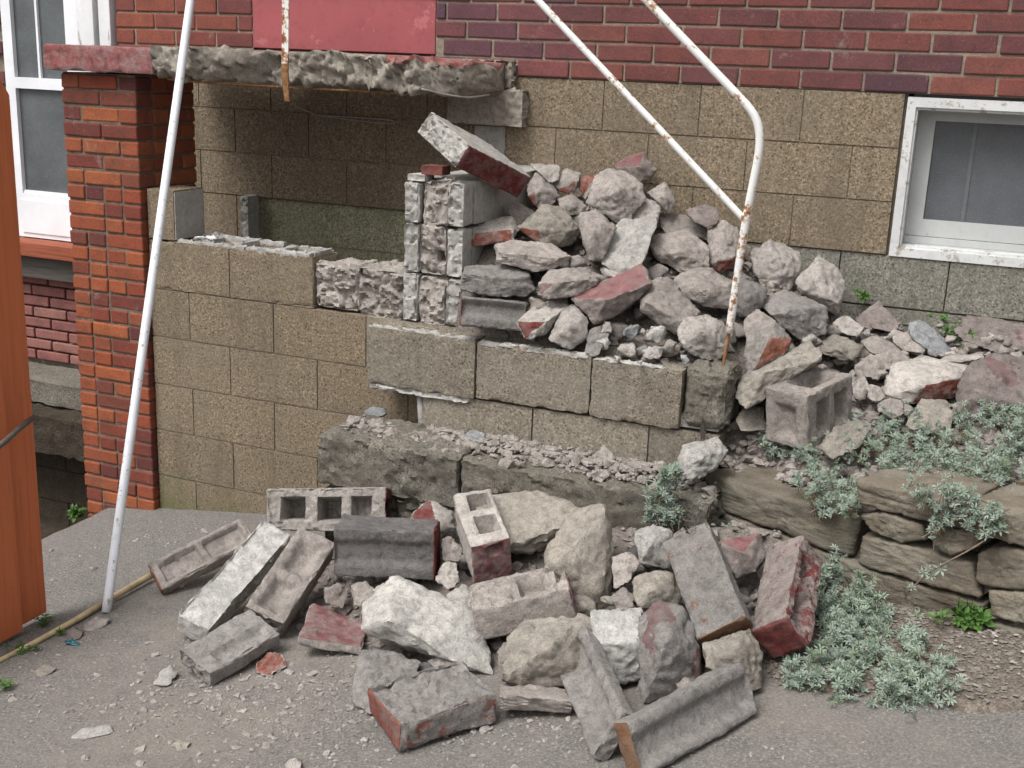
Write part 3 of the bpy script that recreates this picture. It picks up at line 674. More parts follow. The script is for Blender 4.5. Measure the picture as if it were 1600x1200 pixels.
for i,(x,y_) in enumerate(((-2.955,-.86),(-2.93,-.83))):
    V,Fc,_,c=lump(np.random.default_rng(i).normal(size=(9,3))*[.022,.016,.012],3,10,i); link('mortar_crumb',make_mesh('mortar_crumb',V,Fc,M['white_old'],True),fw,(x+2.6,y_+.84,FZ[0]+.012+2.0))

for i,(x0,x1,y0,y1) in enumerate(((-3.02,-2.70,FY+.002,FY+.034),(-2.69,-2.40,FY+.001,FY+.03),(-3.02,-2.62,FYB-.035,FYB-.004),(-2.60,-2.40,FYB-.035,FYB-.004),(-2.93,-2.90,FY+.036,FYB-.037),(-2.77,-2.735,FY+.036,FYB-.037),(-2.585,-2.555,FY+.036,FYB-.037),(-2.425,-2.395,FY+.032,FYB-.037))):
    cblock(fw,x0,x1,y0,y1,FZ[0]-.012,FZ[0]+.006+.004*(i%3),M['mortar_w'],330+i,'broken_web',rough={'+z':.014},seg=.008,amp=.003)
# ------------------------------------------------------------------ broken cross wall (pier)
pier=thing('block_pier','broken stub of grey block cross wall standing beside the rubble','block pier',(-1.87,-.6,-.9))
for i in range(3):
    zb=-.893+i*.184; zt=zb+.18-(.015 if i==2 else 0)
    cblock(pier,-1.995,-1.935,-.935,-.845,zb,zt-(.02 if i==2 else 0),M['mortar_w'],400+i,'block_shell',rough={'-y':.012,'-x':.004,'+z':.01},seg=.008,amp=.003,rnd=.006)
    cblock(pier,-1.933,-1.822,-.925,-.845,zb-.002,zt,M['core'],410+i,'mortar_core',rough={'-y':.017,'+z':.014},seg=.0075,amp=.004,rnd=.014,warp=.01,hollow={'-y':pan(-.02,.035,.05,.05,.06,.012)} if i==1 else None)
    cblock(pier,-1.820,-1.757,-.930,-.845,zb,zt-.01,M['mortar_w'],420+i,'block_shell',rough={'-y':.014,'+z':.012},seg=.008,amp=.002,rnd=.006)
    cblock(pier,-1.995,-1.755,-.838,-.44,zb,zt-.008,M['mortar_w'],430+i,'concrete_block',seg=.02)
    cblock(pier,-1.995,-1.755,-.434,-.03,zb,zt-.006,M['mortar_w'],440+i,'concrete_block',seg=.03)
cblock(pier,-1.945,-1.86,-.90,-.83,-.352,-.318,M['brick_w'],451,'brick_stub',rough={'-y':.006,'+z':.006},seg=.008)
cblock(pier,-1.99,-1.92,-.92,-.84,-.375,-.352,M['mortar_w'],452,'mortar_bed',rough={'-y':.01,'+z':.008},seg=.008)

# ------------------------------------------------------------------ block steps
st=thing('porch_steps','remains of the porch steps: grey tan block rows above a crumbling concrete step','steps',(-1.5,-1.1,-1.7))
SY=-1.08
def sx(px,py): return at_y(px,py,SY)[0]
e=[sx(573,550),sx(742.5,575),sx(921.5,610),sx(1063,640)]; zt0,zb0=-.897,-1.112
for i in range(3):
    cblock(st,e[i]+.002,e[i+1]-.003,SY+(.0,.006,.004)[i],SY+.2,zb0+(.0,.004,0)[i],zt0-(.0,.004,.012)[i],M['block_step'],500+i,seg=.011,amp=.002,hollow={'+z':many(pan(.0,-.1,.12,.16,.05,.02),pan(.0,.1,.12,.16,.06,.02))},rough={'+z':.006})
for i in range(3):
    cblock(st,e[i]+.006,e[i+1]-.008-(.06 if i==2 else 0),SY+.004,SY+.034,zt0-.016,zt0+.004-(.0,.004,.012)[i],M['mortar_w'],505+i,'mortar_crust',rough={'+z':.014,'-y':.003},seg=.008,amp=.003)
xe=sx(1137,640)
cblock(st,e[3]+.001,xe,SY+.012,SY+.2,zb0+.012,zt0+.012,M['stepc'],510,'broken_end',rough={'-y':.006,'+x':.012,'+z':.012},seg=.008,amp=.004,rnd=.035,warp=.01)
e2=[sx(656,650),sx(828,680),sx(1010,705),xe-.02]
for i in range(3): cblock(st,e2[i]+.003,e2[i+1]-.003,SY+.018,SY+.2,-1.34,zb0-.006,M['block_step'],520+i,seg=.014)
link('mortar_bed',boxes_mesh('mortar_bed',[((e2[0]+.006,SY+.03,-1.7),(xe-.03,SY+.19,zb0-.008)),((e[0]+.006,SY+.03,zb0+.006),(xe-.03,SY+.19,zb0+.05))],M['mortar_w']),st,tuple(-np.array(st.location)))
cblock(st,e[0]+.01,e[1]-.02,SY+.004,SY+.19,zb0-.022,zb0-.002,M['mortar_w'],530,'mortar_joint',rough={'-y':.012,'-z':.02},seg=.008,amp=.004)
V,Fc=tube(smooth_path([(e2[0]-.03,SY+.06,zb0-.01),(e2[0]-.012,SY+.03,-1.18),(e2[0]-.004,SY+.03,-1.26)]),[.022]*len(smooth_path([(e2[0]-.03,SY+.06,zb0-.01),(e2[0]-.012,SY+.03,-1.18),(e2[0]-.004,SY+.03,-1.26)])),10)
V=V+np.stack([fbm(V,40,2,k) for k in range(3)],-1)*.008
link('mortar_drip',tube_mesh('mortar_drip',smooth_path([(e2[0]-.03,SY+.06,zb0-.01),(e2[0]-.012,SY+.03,-1.18),(e2[0]-.004,SY+.03,-1.26)]),.014,M['mortar_w'],8),st,tuple(-np.array(st.location)))
# the lower step: two weathered slabs over a rough footing
SF=-1.345
sa=at_y(497,700,SF)[0]; sb=at_y(716,740,SF)[0]; sc_=at_y(1110,800,SF)[0]
cblock(st,sa,sb-.003,SF,SY+.03,-1.43,-1.245,M['stepc'],540,'step_slab',rough={'-x':.02,'-y':.01,'+z':.01},seg=.012,amp=.004,rnd=.01,warp=.006)
cblock(st,sb+.003,sc_,SF+.004,SY+.03,-1.44,-1.25,M['stepc'],541,'step_slab',rough={'+x':.03,'-y':.01,'+z':.01},seg=.012,amp=.004,rnd=.01,warp=.006)
cblock(st,sa+.01,sc_-.02,SF+.02,SY+.03,-1.80,-1.432,M['stepc'],542,'footing',rough={'-y':.03,'-x':.03},seg=.014,amp=.006,rnd=.02,warp=.012)

# ------------------------------------------------------------------ dry-stone retaining wall
rw=thing('retaining_wall','dry laid brown sandstone retaining wall holding the planted bed','stone wall',(-.3,-1.35,-1.6))
def stone(px,back=.24,seed=0,out=.0):
    Fp=np.array([at_p(x,y,RN,RK-out) for x,y in px]); c=Fp.mean(0); rg=np.random.default_rng(seed)
    bulge=np.array([c+(p-c)*.88-RN*.010 for p in Fp]); bk=np.array([c+(p-c)*.93+RN*back for p in Fp])
    V,Fc,_,cc=lump(np.concatenate([Fp,bulge,bk]),5,30,seed,.02,.0022,None,.006,0,.35)
    lay=V.copy(); lay[:,2]*=3.5
    V=V-RN*(np.clip(-(V@RN),0,.1)>0)[:,None]*(ridged(lay+cc,11,3,seed)*.002)[:,None]
    link('stone',make_mesh('stone',V,Fc,M['stone'],True),rw,tuple(cc-np.array(rw.location)))
stone([(1106,738),(1102,786),(1165,809),(1290,857),(1328,868),(1343,812),(1270,799),(1190,766)],.34,1)
stone([(1338,750),(1342,786),(1385,797),(1500,826),(1503,787),(1420,766)],.28,2)
stone([(1505,788),(1502,826),(1560,843),(1645,862),(1645,806)],.28,3)
stone([(1346,806),(1380,799),(1442,820),(1448,842),(1410,847),(1362,829)],.2,4)
stone([(1454,824),(1525,832),(1528,856),(1487,868),(1456,854)],.2,5,.02)
stone([(1349,836),(1440,856),(1517,880),(1530,932),(1440,911),(1344,882)],.24,6)
stone([(1346,886),(1430,914),(1538,944),(1534,958),(1475,963),(1384,946),(1350,915)],.2,7,-.004)
stone([(1385,947),(1486,966),(1490,985),(1410,992),(1384,975)],.2,8,-.01)
stone([(1528,864),(1552,855),(1630,862),(1630,924),(1550,917),(1525,908)],.22,9)
stone([(1545,921),(1635,928),(1635,984),(1550,961)],.22,10)
stone([(1532,966),(1635,990),(1635,1022),(1530,1000)],.2,11,-.012)
stone([(1104,790),(1215,832),(1245,852),(1160,846),(1098,818)],.2,12)
stone([(1218,834),(1300,866),(1345,882),(1384,906),(1384,940),(1310,925),(1235,880)],.2,13)
stone([(1100,824),(1160,850),(1238,886),(1240,925),(1160,905),(1098,868)],.2,14)
stone([(1240,892),(1310,930),(1382,950),(1382,985),(1300,975),(1240,945)],.2,15)
for i,(a,b,c_,d) in enumerate(((1650,1800,815,868),(1640,1810,872,930),(1640,1800,935,990),(1640,1820,995,1030))):
    stone([(a,c_),(b,c_+35),(b,d+32),(a,d)],.24,20+i)

# ------------------------------------------------------------------ pipes, rails, fence, stick
def pipe(name,label,cat,paths,mats,rad,n=14):
    t=thing(name,label,cat,tuple(paths[0][1][-1]))
    for (nm,p),m,r_ in zip(paths,mats,rad): link(nm,tube_mesh(nm,smooth_path(p),r_,m,n),t,tuple(-np.array(t.location)))
    return t
pb=at_p(166,957,np.array([-.14,0,1.]),-1.4268); pt_=at_y(287.5,75,-1.045); dirv=(pt_-pb)/np.linalg.norm(pt_-pb)
o=link('white_pole',tube_mesh('white_pole',[pb+dirv*s_ for s_ in np.linspace(0.,2.55,40)],.0158,M['pole'],18)); tag(o,'long straight white metal pole leaning from the asphalt against the porch slab','pole')
HY=-1.0
def hp(px,py,Y=HY): return tuple(at_y(px,py,Y))
A=np.array(hp(1165,345)); B=np.array(hp(840,0)); C_=np.array(hp(1187,185)); D_=np.array(hp(1010,0)); E_=np.array(hp(1139,520)); G_=np.array(hp(1133,572))
rail=thing('handrail','white rusting pipe handrail with a bent post standing in the rubble','handrail',tuple(G_))
L0=np.array(rail.location)
link('post',tube_mesh('post',smooth_path([E_,A,np.array(hp(1189,225)),C_+np.array([0,0,-.0]),D_,D_+(D_-C_)*1.6]),.0132,M['rusty'],16),rail,tuple(-L0))
link('lower_rail',tube_mesh('lower_rail',smooth_path([A+(A-B)*.004,B,B+(B-A)*.8]),.0112,M['rusty'],16),rail,tuple(-L0))
link('rusted_stub',tube_mesh('rusted_stub',smooth_path([E_+(A-E_)*.05,G_+np.array([-.01,0,-.04])]),.006,M['rust'],8),rail,tuple(-L0))
# flat strap of the old railing hanging in front of the slab
sp=[at_y(447,-120,-1.06),at_y(446.5,0,-1.06),at_y(446,80,-1.06),at_y(444.5,118,-1.06),at_y(449,158,-1.05)]
P_=smooth_path(sp); bmv=[];bf=[]
for i,p in enumerate(P_):
    wv_=.0135*(1 if i<len(P_)-3 else .8)
    for dx,dy in ((-wv_,-.003),(wv_,-.003),(wv_,.003),(-wv_,.003)): bmv.append(p+np.array([dx,dy,0]))
for i in range(len(P_)-1):
    for k in range(4): bf.append([i*4+k,(i+1)*4+k,(i+1)*4+(k+1)%4,i*4+(k+1)%4])
m_=len(P_)-1; bf+= [[0,1,2,3],[m_*4+3,m_*4+2,m_*4+1,m_*4]]
strap=thing('railing_strap','rusty flat metal strap hanging in front of the porch slab','metal strap',tuple(P_[-1]))
k_=int(len(P_)*.78)
link('painted_length',make_mesh('painted_length',np.array(bmv[:k_*4+4])-P_[-1],[q for q in bf if max(q)<k_*4+4],M['strap'],False),strap)
link('rusty_tip',make_mesh('rusty_tip',np.array(bmv[k_*4:])-P_[-1],[[i-k_*4 for i in q] for q in bf if min(q)>=k_*4],M['rust'],False),strap)
# cobweb-grey wire on the foundation under the slab
o=link('hanging_wire',tube_mesh('hanging_wire',smooth_path([tuple(at_y(*p,-.05)) for p in ((460,165),(492,180),(560,189),(622,195),(620,188),(560,184),(510,181))]),.0025,M['mortar_w'],6)); tag(o,'thin grey wire with cobweb strung across the blocks under the slab','wire')
# fence
fence=thing('wooden_fence','orange stained wooden fence boards at the left edge of the drive','fence',(-2.78,-2.2,-1.82))
def picket(y0,y1,zt,x=-2.775,bev=.004,zb=None):
    bm=bmesh.new(); zb=ground_z(np.array(x))+.02 if zb is None else zb; yc=(y0+y1)/2
    prof=[(y0,zb),(y1,zb),(y1,zt-.05),(y1-.035,zt),(y0+.035,zt),(y0,zt-.05)]
    a=[bm.verts.new((x-.012,q[0],q[1])) for q in prof]; b=[bm.verts.new((x+.012,q[0],q[1])) for q in prof]
    bm.faces.new(a); bm.faces.new(b[::-1])
    for i in range(6): bm.faces.new((a[i],b[i],b[(i+1)%6],a[(i+1)%6]))
    bmesh.ops.recalc_face_normals(bm,faces=bm.faces[:]); bmesh.ops.bevel(bm,geom=bm.edges[:],offset=bev,segments=2,affect='EDGES')
    me=bpy.data.meshes.new('picket'); bm.to_mesh(me); bm.free(); me.materials.append(M['fence']); return link('picket',me,fence,tuple(-np.array(fence.location)))
picket(-2.26,-2.005,at_y(5,122,-2.06)[2],-2.775)
picket(-2.335,-2.150,at_y(8,560,-2.16)[2],-2.735); picket(-2.482,-2.352,-1.0,-2.745); picket(-2.62,-2.489,-1.0,-2.745)
box('rail',(-2.83,-2.9,-1.25),(-2.79,-2.14,-1.17),M['fence'],fence,.004)
box('rail',(-2.83,-2.9,-1.66),(-2.79,-2.14,-1.58),M['fence'],fence,.004)
link('latch_rod',tube_mesh('latch_rod',[at_y(x,y,q) for x,y,q in ((-20,712,-2.42),(10,688,-2.25),(32,668,-2.14),(50,654,-2.05))],.009,M['greywood'],8),fence,tuple(-np.array(fence.location)))
GP=np.array([-.14,0,1.])
def g_at(x,y,h=0.): return at_p(x,y,GP,-1.4268+h)
sp=[g_at(-60,1062,.012),g_at(40,1012,.012),g_at(120,968,.014),g_at(165,940,.014),g_at(236,899,.02)]
o=link('bamboo_cane',tube_mesh('bamboo_cane',smooth_path(sp),np.linspace(.008,.012,len(smooth_path(sp))),M['cane'],10)); tag(o,'dry tan cane lying on the asphalt beside the pole foot','cane')
# ------------------------------------------------------------------ rubble: every lump one object, corners traced, distance from the heap it lies on
Lw=low_z
def chunk(label,zone,tone,pts,paint=None,face=None,lift=.03,thick=None,sub=4,k=22,name='rubble_chunk',cat='rubble',group=None,Y=None,seed=None,coarse=.045,chips=.010):
    px=np.array([p[:2] for p in pts],float); dd=np.array([p[2] if len(p)>2 else 0 for p in pts])/100.
    c=px.mean(0); px=c+(px-c)*1.06
    D=depth(at_y(c[0],c[1],Y)) if Y is not None else hit(c[0],c[1],zone)[0]-lift
    P=np.array([at_d(x,y,D+d) for (x,y),d in zip(px,dd)])
    if zone in (Lw,ground):
        for i_,(a_,b_) in enumerate(px):
            if P[i_,2]<ground_z(P[i_,0])+.004: P[i_]=at_p(a_,b_,np.array([-.14,0,1.]),-1.4268+.004)
    w=np.ptp(px[:,0])*D/F; h=np.ptp(px[:,1])*D/F
    t=thick if thick else float(np.clip(.62*math.sqrt(w*h),.04,.2))
    m=P.mean(0); v=ray(*c); v=v/np.linalg.norm(v)
    B=np.array([m+(p-m)*.82+v*t for p in P if True]); B=B+np.random.default_rng(int(c[0]*7+c[1])).normal(size=B.shape)*t*.06
    A=np.concatenate([P,B]); pd=None
    if face:
        a,b,e=[P[i] for i in face]; pd=np.cross(b-a,e-a); pd/=np.linalg.norm(pd)
        if pd@v>0: pd=-pd
    sd=seed if seed is not None else int(c[0]*3+c[1]*5)
    V,Fc,pt,cc=lump(A,sub,k,sd,coarse,.0028,pd,chips)
    if paint and not face: pt=(fbm(V+cc,9,3,sd)>.45).astype(float)
    o=link(name,make_mesh(name,V,Fc,chunk_mat(tone,paint),True,pt if paint else None,48),None,tuple(cc))
    return tag(o,label,cat,group)
U=up_z
GU='rubble heaped on the steps'; GL='rubble heaped on the drive'; GR='rubble spilled over the planted bed'
chunk('flat brick faced chunk beside the pier, under the tilted slab chunk',U,'pale',[(725,366,-4),(747,350,4),(796,336,6),(810,358,1),(797,358,-4),(800,375,-4),(727,385,-4)],'brick',(0,4,6),k=30,group=GU,sub=5)
chunk('round tan mortar chunk with red brick on its left side',U,'tan',[(812,355,-2),(850,322,3),(880,327,3),(905,355),(900,380),(875,386,-3),(847,381,-5),(830,372,-3),(845,360,-7),(862,343,-6),(884,362,-6)],'brick',(0,8,6),sub=5,group=GU)
chunk('upright lumpy mortar chunk between the round tan one and the white slab',U,'mortar',[(905,337,2),(930,328,4),(952,348),(962,357),(950,385,-3),(940,408,-3),(920,405,-4),(912,380,-3),(928,362,-7)],group=GU)
chunk('pale flat slab piece leaning in the middle of the upper heap',U,'white',[(970,344,6),(1027,342,6),(1014,380,0),(1001,416,-6),(970,428,-5),(942,410,-5),(952,380,0)],k=30,sub=5,group=GU,lift=.05)
chunk('small pale piece standing above the leaning white slab',U,'pale',[(987,330,2),(1007,312,3),(1032,318,3),(1027,343,-2),(987,345,-3)],group=GU)
chunk('biggest round mortar lump near the top of the upper heap',U,'mortar',[(932,277,4),(950,267,6),(975,269,6),(1000,287,3),(1005,310),(982,340,-4),(962,346,-5),(935,327,-4),(917,317,-2),(922,295),(963,298,-9),(945,318,-8)],sub=5,group=GU,lift=.05)
chunk('plum red chunk on the very top of the upper heap against the house wall',U,'plum',[(962,262),(977,247,4),(1005,239,6),(1025,265),(1015,280,-3),(995,284,-4),(985,275,-3),(1000,260,-5)],'pink',(1,2,7),group=GU,Y=-.2)
chunk('wedge of mortar right of the biggest round lump',U,'mortar',[(1012,302,2),(1040,285,4),(1055,317),(1045,334,-3),(1027,314,-3),(1036,308,-5)],'faint',group=GU,Y=-.3)
chunk('grey mortar chunk with a brick corner beneath the tilted slab chunk',U,'mortar',[(825,290),(842,266,5),(860,285,3),(874,305),(860,320,-3),(840,326,-5),(825,305,-4),(838,301,-6),(852,296,-5)],'brick',(6,7,5),group=GU)
chunk('thin pale crust at the crest behind the tilted slab chunk',U,'pale',[(830,257,4),(875,257,4),(872,280,-2),(860,286,-3),(840,268,-2)],group=GU,Y=-.3)
chunk('chunk with a red brick front just left of the biggest round lump',U,'pale',[(870,282,-3),(885,265,4),(907,271,4),(905,300,-3),(892,306,-4),(870,295,-4),(902,281,-5)],'brick',(0,6,3),group=GU)
chunk('dark red flecked lump tucked against the biggest round lump',U,'mortar',[(910,275,2),(932,275,3),(930,290),(915,311,-3),(907,297,-3)],'brick',group=GU,lift=.02)
chunk('rough lump resting on top of the round tan chunk',U,'mortar',[(872,312),(895,304,3),(915,322),(910,335,-3),(890,335,-4),(875,322,-3),(893,318,-5)],group=GU,lift=.05)
chunk('small reddish lump above the flat brick faced chunk',U,'mortar',[(795,322),(810,316,3),(835,332),(830,346,-3),(810,352,-3),(797,338,-2)],'brick',group=GU)
chunk('long flat mortar slab lying under the round tan chunk',U,'mortar',[(776,382,2),(807,375,5),(860,385,5),(890,401),(880,413,-3),(835,423,-5),(780,408,-5),(786,393,-7),(862,403,-6)],sub=5,group=GU,lift=.05)
chunk('dark grey rounded block beside the lower half of the pier',U,'grey',[(722,440,-1),(730,415,4),(800,415,4),(830,430,1),(833,450,-2),(820,461,-3),(782,463,-5),(722,453,-4),(728,428,-6),(815,437,-6)],sub=5,group=GU)
chunk('wedge with a dark red front end resting on the block row',U,'pale',[(811,502,-4),(835,480,3),(884,464,6),(887,480,1),(860,515,-2),(850,524,-5),(822,528,-5),(854,502,-8)],'red',(0,7,6),k=34,sub=5,group=GU)
chunk('rounded mortar block in the middle row with a reddish left end',U,'mortar',[(843,442,-1),(862,422,4),(912,419,5),(935,430,2),(932,443,-2),(900,461,-4),(860,466,-5),(847,461,-4),(872,441,-7),(912,437,-6)],'faint',(0,8,7),sub=5,group=GU)
chunk('block chunk with faded red top and dark underside in the middle of the heap',U,'plum',[(897,465,1),(940,442,4),(1000,415,6),(1016,440,1),(1010,456,-1),(965,491,-3),(932,505,-3),(925,495,-2),(948,468,-9),(1013,445,-4)],'pink',(1,2,8),k=36,sub=5,group=GU,lift=.07,chips=.006)
chunk('knobbly mortar lump standing on the block row in front',U,'pale',[(881,483,3),(897,477,3),(918,500),(917,525,-3),(892,546,-4),(860,529,-3),(868,503,-1),(890,507,-7)],group=GU)
chunk('small upright grey piece right of the knobbly lump',U,'grey',[(915,550,-3),(920,515,1),(947,505,2),(951,525,-1),(932,556,-4)],group=GU)
chunk('long mortar boulder sloping down towards the handrail foot',U,'mortar',[(1000,467),(1020,440,4),(1045,432,5),(1062,456,3),(1091,487),(1080,496,-3),(1057,523,-5),(1003,486,-3),(1012,471,-7),(1062,501,-8)],sub=5,group=GU,lift=.05)
chunk('wide mortar boulder behind the handrail post',U,'mortar',[(1055,437,1),(1077,422,5),(1107,421,5),(1130,435,3),(1147,443),(1140,481,-3),(1100,478,-5),(1065,461,-3),(1103,452,-8)],sub=5,group=GU)
chunk('dark grey chunk just right of the handrail post',U,'grey',[(1146,455),(1165,436,4),(1197,452,1),(1192,475,-2),(1172,496,-4),(1150,492,-3),(1171,463,-7)],group=GU)
chunk('upright rounded chunk with brick at its foot left of the handrail joint',U,'mortar',[(1107,360,2),(1130,346,4),(1150,357,3),(1160,380),(1152,415,-3),(1120,425,-5),(1107,415,-4),(1112,408,-7),(1148,400,-7),(1132,375,-6)],'brick',(5,7,8),sub=5,group=GU)
chunk('mass of crusted mortar in the middle right of the upper heap',U,'mortar',[(1047,370,2),(1072,360,4),(1105,387),(1105,415,-3),(1067,426,-4),(1027,406,-3),(1017,372,1),(1062,392,-7)],sub=5,group=GU,coarse=.08)
chunk('folded mortar crust above the middle right mass',U,'mortar',[(1032,332,2),(1070,337,3),(1100,347,2),(1105,370,-2),(1055,371,-4),(1035,356,-2)],group=GU,coarse=.08)
chunk('grey purplish lump at the crest left of the handrail joint',U,'plum',[(1072,327,2),(1100,321,3),(1120,327,2),(1122,347,-2),(1105,355,-3),(1080,343,-3)],group=GU,Y=-.3)
chunk('pitted chunk with brick bits right of the handrail joint',U,'pale',[(1175,390,1),(1200,375,5),(1247,395,3),(1251,415),(1235,450,-3),(1210,456,-4),(1180,425,-2),(1215,402,-6),(1225,427,-7)],'brick',sub=5,group=GU)
chunk('tall pale pointed boulder at the right end of the upper heap',U,'pale',[(1245,442),(1280,400,5),(1310,425,3),(1319,455),(1307,493,-3),(1285,478,-4),(1255,458,-4),(1258,453,-7),(1308,471,-7),(1282,430,-4)],sub=5,group=GU)
chunk('flat topped grey boulder below the tall pale one',U,'grey',[(1187,475,2),(1225,455,6),(1255,465,6),(1291,479,1),(1287,521,-2),(1247,528,-4),(1222,508,-4),(1208,492,-5),(1243,483,-8)],k=28,sub=5,group=GU,lift=.05)
chunk('rounded grey lump behind the orange red faced one',U,'mortar',[(1162,502),(1182,482,3),(1210,500,2),(1205,531,-3),(1167,531,-3)],group=GU)
chunk('pale chunk with an orange red broken face near the end of the block row',U,'pale',[(1165,552),(1172,520,2),(1210,502,3),(1235,530),(1225,552,-3),(1180,574,-5),(1170,586,-3),(1203,527,-7)],'orange',(3,4,7),sub=5,group=GU,lift=.06)
chunk('long narrow slab leaning on the upright hollow block',U,'tan',[(1150,617,0),(1165,590,3),(1260,535,6),(1279,550,3),(1277,566,0),(1192,626,-4),(1170,636,-4),(1197,583,-6)],k=28,sub=5,group=GR,lift=.09)
chunk('pale boulder at the foot of the handrail post',U,'pale',[(1060,517),(1067,497,3),(1100,492,4),(1130,507,2),(1135,541,-2),(1120,561,-3),(1085,556,-4),(1065,538,-3),(1096,519,-8)],sub=5,group=GU)
# right-hand spill
chunk('plum pink lump against the house foundation, left of the blue grey piece',U,'plum',[(1336,497),(1372,472,3),(1407,505),(1395,518,-3),(1340,508,-3)],group=GR,lift=.02)
chunk('pale lump below the tall pointed boulder',U,'pale',[(1302,505),(1320,492,3),(1350,512),(1340,526,-3),(1310,518,-3)],group=GR)
chunk('tan wedge in the spill behind the upright hollow block',U,'tan',[(1280,537),(1305,522,4),(1347,542),(1335,561,-3),(1315,563,-4),(1283,551,-2),(1308,548,-5)],group=GR)
chunk('pale crumbly lump in the middle of the spill',U,'mortar',[(1347,533),(1372,524,3),(1412,545,1),(1408,556,-3),(1360,552,-3)],group=GR)
chunk('blue grey wedge of concrete in the spill',U,'blue',[(1422,507,1),(1440,501,3),(1487,542),(1485,556,-3),(1455,551,-4),(1425,526,-3)],group=GR)
chunk('long plum grey slab by the house wall at the right edge',U,'plum',[(1496,517),(1515,495,4),(1555,500,4),(1630,516,2),(1625,545,-3),(1562,551,-4),(1507,531,-3)],'pink',sub=5,group=GR)
chunk('large chunk with a dark red underside and an orange corner',U,'pale',[(1385,612),(1397,570,3),(1450,559,6),(1517,577,4),(1518,590,0),(1487,621,-3),(1425,628,-5),(1392,618,-4),(1440,603,-9),(1487,592,-6)],'brick',(8,9,6),sub=5,group=GR,lift=.06)
chunk('huge purple grey chunk cut by the right edge of the picture',U,'plum',[(1497,615,1),(1515,570,5),(1555,555,7),(1625,570,5),(1625,658,-2),(1570,666,-4),(1497,648,-3),(1527,611,-6),(1592,632,-8)],'faint',sub=5,group=GR,lift=.05)
chunk('flat tan slab piece tilted above the silvery plants',U,'tan',[(1440,625,4),(1478,627,4),(1489,648,0),(1480,673,-4),(1417,666,-4)],k=34,group=GR,lift=.04)
chunk('rounded mortar lump left of the red underside chunk',U,'mortar',[(1334,570),(1362,552,3),(1385,577),(1370,593,-3),(1340,586,-3)],group=GR)
chunk('small upright pale shard behind the upright hollow block',U,'pale',[(1330,597),(1345,578,2),(1358,600),(1353,626,-2),(1335,623,-3)],group=GR)
chunk('small pale stone between the shard and the red underside chunk',U,'pale',[(1355,600),(1375,604,2),(1386,620),(1370,629,-2),(1357,621,-2)],group=GR)
chunk('rounded pebble like lump in front of the red underside chunk',U,'mortar',[(1372,640),(1390,620,2),(1410,630,1),(1412,646,-2),(1394,654,-3)],group=GR)
chunk('brown grey chunk half hidden by plants right of the upright hollow block',U,'tan',[(1282,697,-1),(1305,670,4),(1340,657,6),(1362,663,3),(1342,697,-2),(1300,716,-4)],sub=5,group=GR,lift=.05)
chunk('pale flat lump behind the large red underside chunk',U,'pale',[(1480,556,2),(1530,553,2),(1540,560,-1),(1500,566,-2),(1470,563,-2)],group=GR)
chunk('mortar lump right of the crumbly one in the spill',U,'mortar',[(1362,557),(1400,546,2),(1421,560),(1400,576,-3),(1378,576,-3)],group=GR)
chunk('pale lump in the spill above the large red underside chunk',U,'mortar',[(1395,527,1),(1420,518,2),(1450,538,0),(1440,551,-3),(1405,545,-3)],group=GR)
chunk('brownish stone wedged under the long narrow slab',U,'tan',[(1150,655),(1165,635,2),(1195,638,2),(1195,672,-2),(1158,672,-3)],group=GR)
chunk('light grey boulder resting on the step beside the silvery plant',None,'white',[(1060,716),(1070,697,3),(1120,685,4),(1134,706,1),(1117,733,-3),(1082,751,-4),(1065,738,-3),(1100,712,-6)],sub=5,Y=-1.24,group='rubble on the lower step')
chunk('pale pointed stone in the gravel on the lower step',lambda x,y:-1.24+0*x+0*y,'pale',[(925,722),(944,696,1),(962,716),(952,734,-2),(930,732,-2)],lift=.02,group='rubble on the lower step')
chunk('blue grey stone cluster in the gravel near the left of the lower step',lambda x,y:-1.24+0*x+0*y,'blue',[(720,690),(735,671,1),(755,676),(760,695,-2),(735,702,-2)],lift=.02,group='rubble on the lower step')
chunk('small grey stone at the back left corner of the lower step',lambda x,y:-1.24+0*x+0*y,'blue',[(568,645),(580,635,1),(600,638),(603,647,-2),(585,653,-2)],lift=.02,sub=3,group='rubble on the lower step')
# lower heap
chunk('big bright chalky chunk tilted in the middle left of the lower heap',Lw,'white',[(620,904,8),(665,920,6),(735,957,2),(760,1012,-1),(757,1048,-4),(722,1038,-6),(647,1003,-6),(600,976,-5),(573,986,-2),(576,947,3),(598,928,5),(612,969,-8),(712,1032,-8)],sub=5,k=28,group=GL,lift=.08)
chunk('grey lump behind the big grey chunk with the orange corner',Lw,'grey',[(552,1060),(565,1022,4),(607,1017,5),(652,1035,3),(646,1056,-1),(582,1113,-4),(552,1095,-3),(575,1060,-5)],sub=5,group=GL,lift=.03)
chunk('wide flat tan boulder at the top of the lower heap',Lw,'tan',[(745,807,1),(750,785,5),(776,775,7),(842,771,9),(886,785,7),(903,798,4),(880,828,0),(825,866,-3),(800,863,-5),(772,836,-3),(796,851,-8),(873,822,-5)],sub=5,k=30,group=GL,lift=.08)
chunk('tall tan boulder right of the wide flat one',Lw,'tan',[(855,876,-1),(860,847,2),(902,800,6),(943,792,6),(956,850,2),(953,948,-2),(910,946,-5),(860,892,-4),(944,806,-2),(943,930,-6),(868,880,-7)],sub=5,k=28,group=GL,lift=.08)
chunk('rounded tan boulder in the front middle of the lower heap',Lw,'tan',[(787,1020),(798,995,3),(822,973,5),(870,967,6),(912,966,5),(924,985,3),(915,1060,-3),(868,1069,-4),(815,1074,-4),(787,1059,-3),(850,1015,-9),(802,1050,-5)],sub=5,group=GL,lift=.06)
